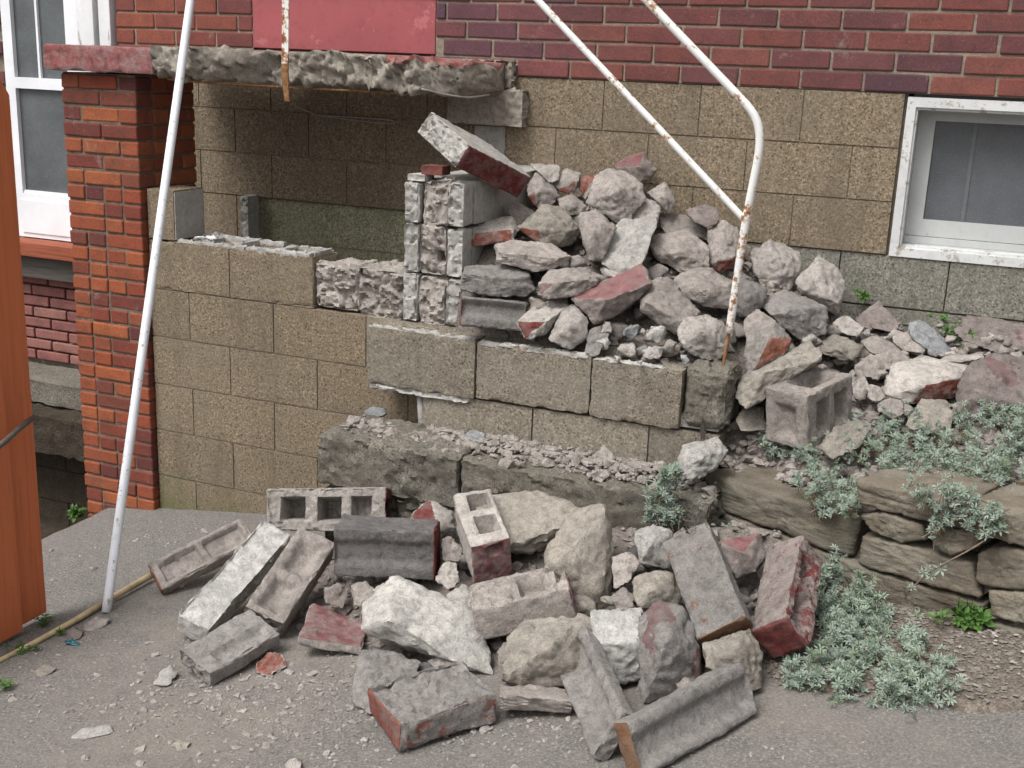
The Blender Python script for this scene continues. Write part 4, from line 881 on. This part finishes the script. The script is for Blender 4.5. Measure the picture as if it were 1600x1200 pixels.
chunk('thin broken slab lying flat under the rounded tan boulder',Lw,'mortar',[(785,1070,3),(868,1072,5),(895,1085,2),(893,1113,-4),(785,1108,-4),(785,1084,-6),(890,1096,-6)],k=34,group=GL,lift=.02,thick=.06)
chunk('white topped square chunk in the middle of the lower heap',Lw,'bright',[(924,965,3),(927,957,5),(1000,954,5),(1001,1005,-3),(1002,1056,-3),(970,1063,-4),(932,1008,-6),(999,1003,-7),(948,1042,-4)],sub=5,k=30,group=GL,lift=.05)
chunk('tall grey rounded chunk right of the white topped one',Lw,'grey',[(1000,967,2),(1030,942,5),(1066,952,5),(1090,1005,1),(1093,1052,-2),(1060,1085,-4),(1007,1096,-3),(1000,1027,-1),(1042,1000,-9)],'faint',sub=5,group=GL,lift=.05)
chunk('plum pink chunk between the long block and the red hollow block',Lw,'plum',[(1125,847,2),(1187,835,4),(1196,873,0),(1182,891,-3),(1152,903,-4),(1140,890,-3),(1160,865,-6)],'pink',(0,1,6),group=GL,lift=.04)
chunk('grey brown chunk under the lower end of the long block',Lw,'tan',[(1101,1007,1),(1170,982,4),(1187,1020,2),(1188,1073,-3),(1165,1078,-4),(1106,1042,-3),(1145,1020,-6)],sub=5,group=GL,lift=.02)
chunk('small white jagged chunk left of the long block top',Lw,'white',[(992,832,1),(1020,822,3),(1050,830,2),(1047,890,-3),(1012,872,-4),(1000,880,-3),(1018,850,-6)],group=GL,lift=.05)
chunk('mortar lump below the small white jagged chunk, beside the tall tan boulder',Lw,'mortar',[(957,870,1),(985,862,2),(1000,880,1),(985,906,-3),(960,919,-3)],group=GL)
chunk('rounded tan lump above the white topped square chunk',Lw,'tan',[(992,905,1),(1020,890,3),(1050,898,2),(1062,930,0),(1055,951,-3),(1000,946,-4),(990,930,-2),(1022,920,-6)],group=GL,lift=.05)
chunk('crumbly lump between the tall tan boulder and the rounded tan lump',Lw,'mortar',[(955,930),(975,918,2),(990,930,1),(988,951,-3),(965,956,-3)],group=GL)
chunk('small chunk with a red left face by the footing',Lw,'pale',[(647,802),(672,782,3),(705,800,2),(708,826,-1),(685,833,-4),(647,829,-3),(684,818,-5)],'red',(0,6,5),k=30,group=GL,lift=.05)
chunk('rough lump right of the dark grey channel block',Lw,'mortar',[(690,842),(705,838,2),(721,855,1),(718,878,-3),(692,876,-3)],group=GL)
chunk('pitted pale lump above the bright chalky chunk',Lw,'pale',[(680,905),(695,880,2),(712,880,2),(716,911,-2),(700,921,-3)],group=GL)
chunk('small white lump between the chalky chunk and the open celled block',Lw,'white',[(697,930),(725,915,2),(739,925,1),(735,951,-3),(714,949,-3)],group=GL,lift=.05)
chunk('reddish lump in the dark gap under the channel block',Lw,'plum',[(508,918),(530,912,2),(546,930,1),(535,949,-3),(510,941,-3)],'faint',group=GL,lift=.0)
chunk('round pebble like lump in the gap left of the chalky chunk',Lw,'mortar',[(550,915),(572,908,2),(588,925,1),(580,946,-3),(555,946,-3)],group=GL,lift=.01)
chunk('small pale lump touching the top left of the chalky chunk',Lw,'pale',[(582,922),(600,910,2),(614,920,1),(602,937,-2)],group=GL,lift=.04,sub=3)
chunk('crumbling mortar lump at the left end of the chalky chunk',Lw,'pale',[(570,960),(585,945,2),(606,950,1),(600,985,-3),(575,990,-3)],group=GL,lift=.06)
chunk('small reddish stone in front of the grey trough block',ground,'pale',[(402,1036),(420,1018,2),(440,1022,2),(447,1041,0),(420,1056,-2),(402,1051,-2)],'brick',(0,4,5),lift=.012,group='small stones on the asphalt')
chunk('small white stone on the asphalt left of the grey trough block',ground,'white',[(238,1070),(247,1052,1),(262,1040,1),(281,1050),(262,1072,-1)],lift=.012,sub=3,group='small stones on the asphalt')
chunk('flat tan stone lying near the fence foot',ground,'tan',[(53,1050),(70,1038,1),(86,1042),(78,1054,-1),(60,1058,-1)],lift=.008,sub=3,group='small stones on the asphalt')
chunk('pinkish flat stone right beside the foot of the pole',ground,'mortar',[(128,978),(150,963,1),(172,968),(155,983,-1),(135,987,-1)],lift=.008,sub=3,group='small stones on the asphalt')
chunk('pale pink shard lying on the piece of teal plastic',ground,'plum',[(103,990),(115,978,1),(130,985),(124,999,-1),(108,1001,-1)],lift=.012,sub=3,group='small stones on the asphalt')
chunk('white shard in the lower left of the drive',ground,'white',[(112,1150),(128,1138,1),(172,1132,1),(176,1146),(150,1152,-1),(118,1160,-1)],lift=.008,sub=3,group='small stones on the asphalt')
chunk('small tan stone at the bottom edge left of the big grey chunk',ground,'tan',[(267,1166),(282,1155,1),(298,1160),(290,1172,-1),(274,1174,-1)],lift=.008,sub=3,group='small stones on the asphalt')
chunk('pale stone cut by the bottom edge of the picture',ground,'pale',[(445,1195),(458,1184,1),(472,1188),(470,1206,-1),(450,1208,-1)],lift=.01,sub=3,group='small stones on the asphalt')
V,Fc,_,cc=lump(np.random.default_rng(5).normal(size=(10,3))*[.02,.014,.006],3,12,4); p=g_at(112,1004,.008); o=link('plastic_scrap',make_mesh('plastic_scrap',V,Fc,M['blueglass'],True),None,tuple(p)); tag(o,'small teal plastic scrap on the asphalt near the pole foot','plastic scrap')

# ------------------------------------------------------------------ broken hollow blocks (sized and turned to the photo, resting on the heap)
POSES={
 'a':([-2.0122, -1.412, -1.4903],[0.4096, 0.1402, 0.1644],[0.9468, -0.1824, 0.2651, 0.3118, 0.3164, -0.8959, 0.0795, 0.9309, 0.3564]),
 'b':([-2.4125, -1.6188, -1.671],[0.3467, 0.1109, 0.0587],[0.5275, -0.779, 0.339, 0.7902, 0.3034, -0.5324, 0.3119, 0.5487, 0.7756]),
 'c':([-2.1021, -1.8577, -1.6],[0.467, 0.1062, 0.0849],[-0.0119, -0.9324, 0.3613, 0.9549, -0.1178, -0.2724, 0.2966, 0.3418, 0.8918]),
 'd':([-1.8928, -1.8616, -1.5529],[0.3302, 0.1268, 0.0919],[-0.0026, -0.9237, 0.3831, 0.8936, -0.1741, -0.4138, 0.4489, 0.3413, 0.8258]),
 'e':([-1.6236, -1.7209, -1.4389],[0.3032, 0.1497, 0.1427],[0.9453, -0.0533, 0.322, 0.3257, 0.0916, -0.941, 0.0207, 0.9944, 0.104]),
 'f':([-1.8971, -2.1721, -1.6369],[0.2431, 0.144, 0.0472],[0.3301, -0.9405, 0.0807, 0.9294, 0.3089, -0.2019, 0.1649, 0.1417, 0.9761]),
 'g':([-1.6642, -1.97, -1.6191],[0.1807, 0.2203, 0.03],[0.9066, -0.4046, 0.1199, 0.3966, 0.914, 0.0857, -0.1443, -0.0301, 0.9891]),
 'j':([-1.3311, -1.65, -1.3674],[0.2524, 0.1169, 0.1446],[0.5971, 0.8018, 0.0239, -0.7571, 0.5732, -0.3133, -0.2649, 0.169, 0.9494]),
 'm':([-1.099, -1.8807, -1.4413],[0.2753, 0.1584, 0.096],[0.8592, -0.4695, -0.203, 0.4502, 0.8825, -0.1356, 0.2429, 0.0251, 0.9697]),
 'p':([-0.762, -2.2425, -1.4505],[0.1313, 0.4061, 0.0417],[0.4202, -0.531, -0.7359, 0.2466, 0.8472, -0.4705, 0.8733, 0.0163, 0.4869]),
 's':([-0.5801, -1.8556, -1.2845],[0.1343, 0.3064, 0.0705],[0.8035, -0.5313, -0.2686, 0.2229, 0.6868, -0.6918, 0.552, 0.496, 0.6703]),
 't':([-0.3772, -1.763, -1.313],[0.3352, 0.1127, 0.1049],[0.0629, 0.7885, -0.6118, -0.9472, -0.1459, -0.2855, -0.3144, 0.5975, 0.7377]),
 'v':([-0.5062, -2.2993, -1.4299],[0.3835, 0.1257, 0.0557],[0.4786, -0.4571, 0.7496, 0.8748, 0.1752, -0.4517, 0.0752, 0.872, 0.4837]),
 'u17':([-1.5824, -1.0421, -0.8032],[0.2174, 0.0997, 0.0877],[0.9054, -0.0248, 0.4238, 0.4187, 0.217, -0.8818, -0.0701, 0.9759, 0.2069]),
 'slab':([-1.8118, -0.7292, -0.2829],[0.3307, 0.2771, 0.0898],[0.358, -0.7924, 0.4939, 0.8587, 0.4871, 0.1591, -0.3666, 0.3671, 0.8549]),
 'i':([-1.1537, -2.3489, -1.5361],[0.2567, 0.2117, 0.0749],[0.619, -0.7843, -0.0414, 0.7849, 0.6197, -0.0024, 0.0275, -0.031, 0.9991]),
 'r16':([-0.4776, -0.9307, -1.0111],[0.1555, 0.254, 0.1854],[0.9067, 0.4139, -0.081, -0.4207, 0.9011, -0.1055, 0.0293, 0.1297, 0.9911]),
}

def bblock(key,label,tone,paint=None,seg=.007,hollow=None,rough=None,paintf=(),amp=.0022,rnd=.006,warp=.004,group=GL,name='broken_block'):
    c,d,R=POSES[key]; R=np.array(R).reshape(3,3); u,_,v=np.linalg.svd(R); R=u@v; d=np.array(d)*1.04
    h=hollow(d) if hollow else None
    V,Fc,pt=rough_box(d,seg,rnd,h,rough,amp,warp,sum(map(ord,key)),paintf,50)
    V=V@R.T
    o=link(name,make_mesh(name,V,Fc,chunk_mat(tone,paint),True,pt if paint else None,42),None,tuple(c)); return tag(o,label,'concrete block',group)
bblock('a','three holed concrete block lying on its side at the back left of the lower heap','pale','red',hollow=lambda d:{'+z':many(pan(-d[0]*.28,.0,d[0]*.20,d[1]*.56,.11,.012),pan(.01,0,d[0]*.20,d[1]*.56,.11,.012),pan(d[0]*.29,0,d[0]*.18,d[1]*.6,.07,.015)),'+x':pan(0,0,d[1]*.5,d[2]*2,.03,.02)},paintf=('+x',),rough={'+z':.008},seg=.006)
bblock('b','broken half block with two shallow pans at the left end of the heap','mortar','brick',hollow=lambda d:{'+z':many(pan(-d[0]*.22,0,d[0]*.42,d[1]*.72,.022,.012),pan(d[0]*.24,0,d[0]*.42,d[1]*.72,.022,.012))},paintf=('-x',),rough={'+z':.004,'-y':.006})
bblock('c','long bright whitish block leaning beside the half block with pans','bright',hollow=lambda d:{'+z':lambda u,v:.008*ss(.0,.02,np.abs(u-.02))},rough={'-y':.012,'+z':.004})
bblock('d','split block with rounded hollows leaning in the left of the lower heap','mortar',None,hollow=lambda d:{'+z':many(pan(-d[0]*.25,0,d[0]*.40,d[1]*.7,.03,.035),pan(d[0]*.2,0,d[0]*.44,d[1]*.7,.026,.035))},rough={'+z':.004,'-x':.008})
bblock('e','dark grey channel block with a red end under the three holed block','dark','red',hollow=lambda d:{'+z':channel(.0,d[1]*.62,.012,.025)},paintf=('+x',),rough={'+z':.002})
bblock('f','dark grey trough shaped block fragment low at the left of the heap','grey',None,hollow=lambda d:{'+z':pan(.02,-d[1]*.2,d[0]*.8,d[1]*.42,.018,.02)},rough={'-x':.012,'+x':.012,'+z':.003})
bblock('g','faded pink painted paver lying flat in front of the chalky chunk','pale','pink',hollow=lambda d:{'+z':channel_u(0,d[0]*.9,.006,.06)},paintf=('+z',),rough={'-y':.004},name='paver_fragment')
bblock('j','hollow block seen along its edge in front of the wide tan boulder','pale','pink',hollow=lambda d:{'+z':many(pan(-d[0]*.27,.012,d[0]*.30,d[1]*.55,.07,.008),pan(d[0]*.16,.012,d[0]*.30,d[1]*.55,.07,.008)),'+x':pan(d[1]*.12,d[2]*.3,d[1]*.45,d[2]*.3,.035,.015)},paintf=('+x',),rough={'+z':.003,'+x':.004})
bblock('m','broken block with an open cell on top and a red right end','mortar','pink',hollow=lambda d:{'+z':many(pan(d[0]*.12,.0,d[0]*.26,d[1]*.72,.05,.012),pan(d[0]*.42,.02,d[0]*.09,d[1]*.5,.03,.01))},paintf=('+x',),rough={'+z':.014})
bblock('p','L shaped block shell standing at the front of the lower heap','grey',None,hollow=lambda d:{'+z':lambda u,v:.030*ss(.0,.022,d[0]*.33-u)*ss(0,.03,u+d[0]*.42)},rough={'+z':.004,'-y':.006})
bblock('s','long upright block with red flecks and a rust brown lower end','grey','rust',hollow=lambda d:{'+z':channel_u(0,d[0]*.6,.006,.02)},paintf={'-y':1,'+z':.47},rough={'+z':.003,'+y':.02})
bblock('t','red stained hollow block standing at the right end of the lower heap','plum','red',hollow=lambda d:{'+y':many(pan(0,-d[0]*.2,d[2]*.6,d[0]*.32,.04,.02),pan(0,d[0]*.24,d[2]*.6,d[0]*.36,.04,.02))},paintf={'+x':1,'+z':.47,'+y':.58},rough={'+y':.006})
bblock('v','grey channel block with an orange brown end lying foremost on the drive','grey','rust',hollow=lambda d:{'+z':channel(-.006,d[1]*.72,.020,.028)},paintf=('-x',),rough={'+z':.0015},rnd=.009)
bblock('slab','big slab chunk with smooth dark red edge tipped up on top of the block pier','white','red',paintf=('-y',),rough={'-x':.02,'+x':.01,'+z':.002},group=GU,name='slab_chunk',warp=.003)
bblock('i','big grey chunk with an orange corner at the front of the lower heap','grey','brick',paintf={'-x':1,'-y':.53},rough={'+z':.010,'+y':.02,'-y':.004,'+x':.012},rnd=.012,warp=.012,hollow=lambda d:{'+z':lambda u,v:.012*ss(.0,.05,v-d[1]*.05)})
bblock('u17','grey channel block with a red corner resting on the block row beside the pier','grey','brick',hollow=lambda d:{'+z':channel(.01,d[1]*.66,.016,.02)},paintf=('-x',),group=GU)
bblock('r16','upright hollow half block with an open cell beside the silvery plants','mortar',None,hollow=lambda d:{'+z':pan(0,.02,d[0]*.62,d[1]*.6,.10,.012),'-y':pan(-.01,-.0,d[2]*.70,d[0]*.62,.022,.03),'+x':many(pan(-d[1]*.14,.0,d[1]*.30,d[2]*.62,.04,.02),pan(d[1]*.25,.0,d[1]*.30,d[2]*.62,.04,.02))},rough={'+z':.004},group=GR)
# small lumps that nothing tells apart
def scatter(n,zone,poly,tone_list,rad,label,group,seed,lift=.0,sub=3):
    rg=np.random.default_rng(seed); poly=np.array(poly,float); lo,hi=poly.min(0),poly.max(0); k=0; tries=0
    def inside(p):
        r_=False; j=len(poly)-1
        for i in range(len(poly)):
            if (poly[i,1]>p[1])!=(poly[j,1]>p[1]) and p[0]<(poly[j,0]-poly[i,0])*(p[1]-poly[i,1])/(poly[j,1]-poly[i,1])+poly[i,0]: r_=not r_
            j=i
        return r_
    while k<n and tries<n*30:
        tries+=1; p=rg.uniform(lo,hi)
        if not inside(p): continue
        D,P=hit(p[0],p[1],zone); r_=rg.uniform(*rad); Q=rg.normal(size=(10,3)); Q/=np.linalg.norm(Q,axis=1)[:,None]; Q*=np.array([1,.85,.7])*r_
        V,Fc,pt,cc=lump(Q,sub,12,seed*100+k,.05,.002,None,.005)
        o=link('mortar_lump',make_mesh('mortar_lump',V,Fc,chunk_mat(tone_list[k%len(tone_list)],None),True),None,(P[0],P[1],P[2]-.03+lift)); tag(o,label,'rubble',group); k+=1
scatter(60,U,[(730,420),(820,330),(900,300),(1010,330),(1110,360),(1160,430),(1280,480),(1240,520),(1150,540),(1060,560),(900,560),(830,520),(730,510)],['mortar','grey','pale','tan'],(.026,.056),'small mortar lump wedged in the gaps of the upper heap','gap filling lumps of the upper heap',1)
for i,(x,y,rx) in enumerate(((943,535,.03),(978,548,.042),(1019,554,.04),(1050,540,.035),(985,518,.035),(1024,521,.042),(950,514,.03),(1005,520,.02),(1040,565,.018),(1070,560,.022),(965,560,.016),(1000,566,.015))):
    D,P=hit(x,y,U); Q=np.random.default_rng(i+60).normal(size=(11,3)); Q/=np.linalg.norm(Q,axis=1)[:,None]; Q*=np.array([1,.8,.85])*rx
    V,Fc,pt,cc=lump(Q,4,12,60+i,.05,.002,None,.005); P=at_d(x,y,D-.03)
    o=link('mortar_lump',make_mesh('mortar_lump',V,Fc,chunk_mat(['white','pale','pale','mortar','blue'][i%5],None),True),None,tuple(P)); tag(o,'pale fist sized lump in the row along the front edge of the block row','rubble','pale lumps along the block row')
scatter(70,Lw,[(560,800),(650,780),(760,780),(960,800),(1180,850),(1260,960),(1190,1060),(1000,1090),(800,1070),(640,1040),(520,960),(500,880)],['mortar','grey','tan','dark'],(.026,.056),'small mortar lump wedged in the gaps of the lower heap','gap filling lumps of the lower heap',2)
scatter(130,U,[(1290,500),(1345,490),(1500,500),(1600,530),(1600,580),(1500,600),(1420,650),(1330,640),(1280,580),(1240,540)],['mortar','pale','tan','mortar','pale'],(.014,.042),'small pale lump in the rubble spill between the big chunks','small lumps of the spill',3,.02)
scatter(14,U,[(1130,590),(1160,600),(1190,690),(1130,690),(1120,640)],['tan','mortar'],(.015,.03),'small brown lump in the slide beside the broken end of the steps','lumps beside the steps',5,.0)
# gravel and crumbs too many to count
def crumbs(name,pts,rads,mat,label,cat,seed,flat=.6):
    rg=np.random.default_rng(seed); D,Fc=ICO[1]; V=[];FF=[];b=0
    for p,r_ in zip(pts,rads):
        q=D*(1+.35*rg.normal(size=(len(D),1)))*r_*np.array([1,rg.uniform(.6,1),flat*rg.uniform(.6,1.2)]); a=rg.uniform(0,6.28); c_,s_=math.cos(a),math.sin(a)
        q=q@np.array([[c_,s_,0],[-s_,c_,0],[0,0,1]]); V.append(q+p); FF.append(Fc+b); b+=len(D)
    o=link(name,make_mesh(name,np.concatenate(V),np.concatenate(FF),mat,False)); return tag(o,label,cat,kind='stuff')
rg=np.random.default_rng(21)
def on_ground(x,y): return np.stack([x,y,gz(x,y)],-1)
x=np.concatenate([rg.normal(-1.7,.38,1100),rg.normal(-1.25,.5,1200),rg.uniform(-3.1,-.2,260),rg.normal(-1.45,.5,400),rg.normal(-2.9,.25,160)]); y=np.concatenate([rg.normal(-2.42,.17,1100),rg.normal(-2.28,.11,1200),rg.uniform(-3.0,-1.1,260),rg.normal(-2.15,.2,400),rg.normal(-1.3,.15,160)])
ok=(x>-3.35)&(y<-1.0)&(x<-.1); p=on_ground(x[ok],y[ok]); r_=rg.gamma(.9,.0028,len(p))+.0012
crumbs('gravel',p+[0,0,.001],np.clip(r_,.0015,.014),chunk_mat('pale',None),'pale mortar crumbs scattered over the asphalt before the heap','gravel',1)
x=rg.uniform(sa+.03,sc_-.02,1500); y=rg.triangular(SF+.03,SY-.03,SY+.01,1500); p=np.stack([x,y,-1.243+.012*fbm(P3(x,y),6,2,1)],-1)
crumbs('gravel',p,np.clip(rg.gamma(1.1,.0062,1500)+.002,.002,.03),chunk_mat('mortar',None),'pale broken mortar gravel covering the lower step','gravel',2)
x=np.concatenate([rg.uniform(-1.7,.6,2600),rg.uniform(-.7,.5,2600)]); y=rg.uniform(-1.3,-.03,5200); ok=np.where(x<-.75,y>-1.0,y>ret_y(x)+.1); x,y=x[ok],y[ok]; p=np.stack([x,y,fillz(x,y)+.006],-1)
crumbs('gravel',p,np.clip(rg.gamma(1.6,.0062,len(p))+.003,.003,.034),chunk_mat('mortar',None),'mortar crumbs between the chunks against the house wall','gravel',3,.8)
x=rg.uniform(-2.4,-.2,2000); y=rg.uniform(-2.4,-1.32,2000); p=np.stack([x,y,lowf(x,y)+.006],-1)
crumbs('gravel',p,np.clip(rg.gamma(1.6,.006,len(p))+.003,.003,.034),chunk_mat('mortar',None),'mortar crumbs between the chunks of the lower heap','gravel',4,.8)
x=np.concatenate([rg.uniform(-.45,.9,4200)]); y=rg.uniform(-2.02,-1.3,4200); ok=(y<ret_y(x)-.0)&(y>bed_edge(x)+.01); x,y=x[ok],y[ok]; p=np.stack([x,y,bed_z(x,y)+.003],-1)
crumbs('wood_mulch',p,rg.uniform(.002,.009,len(p)),M['chip'],'grey brown wood chip mulch on the soil bed','mulch',5,.25)
x=rg.uniform(-.45,.9,260); y=rg.uniform(-2.02,-1.3,260); ok=(y<ret_y(x))&(y>bed_edge(x)+.01); x,y=x[ok],y[ok]; p=np.stack([x,y,bed_z(x,y)+.006],-1)
crumbs('wood_mulch',p,rg.uniform(.004,.010,len(p)),chunk_mat('pale',None),'pale dry chips lying on the soil bed','mulch',6,.2)
# ------------------------------------------------------------------ plants
def rosettes(C,Nrm,size,seed,leaves=8,width=.26):
    rg=np.random.default_rng(seed); V=[];Fc=[];b=0
    for c,n_ in zip(C,Nrm):
        n_=n_/np.linalg.norm(n_); u=np.cross(n_,[.31,.7,.2]);u/=np.linalg.norm(u);v=np.cross(n_,u); s0=size*rg.uniform(.65,1.3); a0=rg.uniform(0,6.28)
        for ring,(m,el,ls) in enumerate(((leaves,.35,1.),(max(4,leaves-3),.95,.72))):
            for k in range(m):
                a=a0+6.283*k/m+rg.uniform(-.25,.25)+ring*.4; e=el+rg.uniform(-.25,.25); L=s0*ls*rg.uniform(.8,1.15); w=L*width
                d=(math.cos(a)*u+math.sin(a)*v)*math.cos(e)+n_*math.sin(e); t=np.cross(d,n_); t/=np.linalg.norm(t)+1e-9; up=np.cross(t,d)
                V+=[c+d*L*.05,c+d*L*.6+t*w*.5+up*L*.06,c+d*L*.6-t*w*.5+up*L*.06,c+d*L-up*L*.05]; Fc+=[[b,b+1,b+3],[b,b+3,b+2]]; b+=4
    return np.array(V),np.array(Fc)
def in_poly(p,poly):
    r_=False;j=len(poly)-1
    for i in range(len(poly)):
        if (poly[i][1]>p[1])!=(poly[j][1]>p[1]) and p[0]<(poly[j][0]-poly[i][0])*(p[1]-poly[i][1])/(poly[j][1]-poly[i][1])+poly[i][0]: r_=not r_
        j=i
    return r_
def plant(label,poly,n,surf,seed,size=.02,puff=.05,dry=.14,cat='plant',name='silver_plant',group='silvery trailing plants',gap=-.15):
    rg=np.random.default_rng(seed); poly=np.array(poly,float); lo,hi=poly.min(0),poly.max(0); C=[];base=[]
    while len(C)<n:
        p=rg.uniform(lo,hi)
        if not in_poly(p,poly) or vnoise(np.array([[p[0]/19,p[1]/19,seed]]),3)[0]<gap: continue
        b=surf(p[0],p[1]); base.append(b); C.append(b+np.array([rg.normal()*.006,-abs(rg.normal())*puff*.55,abs(rg.normal())*puff*.6+.004]))
    C=np.array(C);base=np.array(base); Nr=rg.normal(size=C.shape)*.45+np.array([.0,-.45,.85]); root=base[np.argmin(base[:,2])]
    t=thing(name,label,cat,tuple(root),group); off=-np.array(t.location); k=int(n*dry)
    h_=k+int((n-k)*.72)
    V,Fc=rosettes(C[k:h_],Nr[k:h_],size,seed); link('foliage',make_mesh('foliage',V,Fc,M['leaf'],False),t,tuple(off))
    V,Fc=rosettes(C[h_:]-[0,-.012,.006],Nr[h_:],size*1.05,seed+5); link('foliage',make_mesh('foliage',V,Fc,M['leaf2'],False),t,tuple(off))
    if k>3:
        V,Fc=rosettes(base[:k]+[0,-.01,.004],Nr[:k],size*.9,seed+1,6,.2); link('dry_leaves',make_mesh('dry_leaves',V,Fc,M['leafd'],False),t,tuple(off))
    VV=[];FF=[];b=0
    for i in range(0,n,3):
        q=base[i]+rg.normal(size=3)*.02-np.array([0,-.01,.012]); m=(q+C[i])/2+rg.normal(size=3)*.006
        v_,f_=tube([q,m,C[i]],.0013,4,False); VV.append(v_); FF+=[[a+b for a in f] for f in f_]; b+=len(v_)
    link('stem',make_mesh('stem',np.concatenate(VV),FF,M['twig'],True),t,tuple(off)); return t
sur_up=lambda x,y: hit(x,y,lambda a,b: np.where(b>ret_y(a)+.0,np.maximum(fillz(a,b)+.03,-1.18),-9))[1]
def sur_wall(x,y):                                       # spreads over the bed's edge, then hangs down the stone face
    D,P=hit(x,y,lambda a,b: np.where(b>ret_y(a)-.03,np.maximum(up_z(a,b)-.04,-1.17),-9)); return P
sur_face=lambda x,y: at_p(x,y,RN,RK-.05)
sur_bed=lambda x,y: hit(x,y,bed_z)[1]
def sur_mound(x,y):
    P=at_p(x,y,RN,RK-.10); return P if P[2]>bed_z(P[:1],P[1:2])[0] else sur_bed(x,y)
sur_step=lambda x,y: at_y(x,y,-1.37)
plant('silvery green trailing plant spreading over the top of the retaining wall',[(1290,700),(1330,672),(1400,662),(1470,680),(1520,690),(1600,720),(1600,790),(1560,800),(1500,770),(1440,770),(1380,745),(1330,725)],950,sur_wall,31,.0155,.05)
plant('silvery green clump hanging over the big corner stone',[(1238,735),(1270,715),(1330,735),(1345,770),(1330,815),(1300,805),(1262,812),(1248,775)],300,sur_wall,32,.015,.045,.12)
plant('silvery green strand hanging down the middle of the stone wall',[(1420,760),(1480,765),(1560,800),(1570,830),(1530,838),(1490,815),(1470,842),(1448,838),(1440,800)],330,sur_face,33,.0145,.035)
plant('thin silvery plant at the right edge above the stone wall',[(1490,655),(1535,650),(1600,660),(1640,690),(1640,740),(1600,735),(1560,700),(1510,690)],430,sur_up,34,.015,.05)
plant('small silvery tuft at the foot of the upright hollow block',[(1180,690),(1195,668),(1228,680),(1228,710),(1195,716)],90,sur_up,35,.016,.03,.02)
plant('small silvery tuft between the hollow block and the brown grey chunk',[(1236,705),(1262,700),(1278,712),(1258,728),(1240,722)],45,sur_up,36,.015,.03,.02)
plant('upright silvery tuft growing out of the footing at the end of the lower step',[(1012,790),(1030,755),(1055,738),(1082,765),(1078,800),(1045,826),(1015,822)],230,sur_step,37,.018,.035,.02)
plant('dense silvery mound against the stone wall beside the red hollow block',[(1278,905),(1300,880),(1345,915),(1392,960),(1385,1000),(1330,1025),(1288,1000),(1275,950)],560,sur_mound,38,.0165,.05,.08,gap=-.3)
plant('wide silvery mound sprawling over the soil bed onto the asphalt',[(1215,1060),(1240,1020),(1330,1010),(1420,1000),(1480,1030),(1500,1080),(1470,1110),(1350,1112),(1260,1095)],800,sur_bed,39,.0165,.042,.12,gap=-.25)
plant('sparse silvery plant tucked behind the plum pink chunk under the corner stone',[(1110,835),(1130,822),(1150,830),(1148,848),(1120,852)],40,lambda x,y:at_p(x,y,RN,RK-.03),40,.015,.02,.02)
# long bare twig across the stone wall
tw=[tuple(at_p(x,y,RN,RK-q)) for x,y,q in ((1420,925,.05),(1450,893,.07),(1500,868,.08),(1552,838,.06),(1570,815,.04))]
t=thing('trailing_twig','long bare twig with a few silvery leaves reaching across the stone wall','twig',tw[0]); off=-np.array(t.location)
link('stem',tube_mesh('stem',smooth_path(tw),.0024,M['twig'],6),t,tuple(off))
C=np.array([at_p(x,y,RN,RK-.07) for x,y in ((1450,888),(1443,895),(1470,890),(1455,900),(1552,830),(1545,828),(1562,828),(1540,838),(1425,918))]); V,Fc=rosettes(C,np.tile([0,-.6,.6],(len(C),1)),.02,3,6); link('foliage',make_mesh('foliage',V,Fc,M['leaf'],False),t,tuple(off))
# green weeds
def weed(label,pos,n,size,seed,spread=.03):
    rg=np.random.default_rng(seed); C=np.array([np.array(pos)+[rg.normal()*spread,rg.normal()*spread*.5,abs(rg.normal())*size*.6+.004] for _ in range(n)]); t=thing('green_weed',label,'weed',tuple(pos)); off=-np.array(t.location)
    V,Fc=rosettes(C,np.tile([0.,-.4,.8],(n,1))+rg.normal(size=(n,3))*.4,size,seed,5,.42); link('foliage',make_mesh('foliage',V,Fc,M['weed'],False),t,tuple(off))
    VV=[];FF=[];b=0
    for c in C:
        v_,f_=tube([np.array(pos)+rg.normal(size=3)*.004,(np.array(pos)+c)/2+[0,0,.004],c],.0012,4,False); VV.append(v_);FF+=[[a+b for a in f] for f in f_];b+=len(v_)
    link('stem',make_mesh('stem',np.concatenate(VV),FF,M['weed'],True),t,tuple(off))
weed('bright green weed at the foot of the stone wall',at_p(1520,975,RN,RK-.03),9,.045,1,.03)
weed('small yellow green weed at the foot of the house wall beside the heap',at_y(1353,468,-.06),5,.03,2,.015)
weed('tiny green weed in the rubble by the house wall',at_y(1480,505,-.12),6,.025,3,.03)
weed('green weed in the rubble left of the long plum slab',at_y(1488,530,-.22),7,.025,4,.025)
weed('leafy weed in the dark pit beside the foot of the pillar',at_y(124,808,-1.02),7,.035,5,.015)
weed('tall weed deep in the dark pit behind the fence',(-3.75,-.9,-2.25),18,.05,6,.07)
weed('small weed on the asphalt by the fence foot',g_at(72,975,.004),10,.016,7,.03)
weed('small weed on the asphalt just in front of the fence board',g_at(40,1018,.004),10,.016,8,.03)
weed('tiny weed at the left edge of the drive',g_at(8,1078,.004),7,.016,9,.02)
weed('tiny weed beside the pink shard and teal scrap',g_at(97,992,.004),4,.014,10,.008)
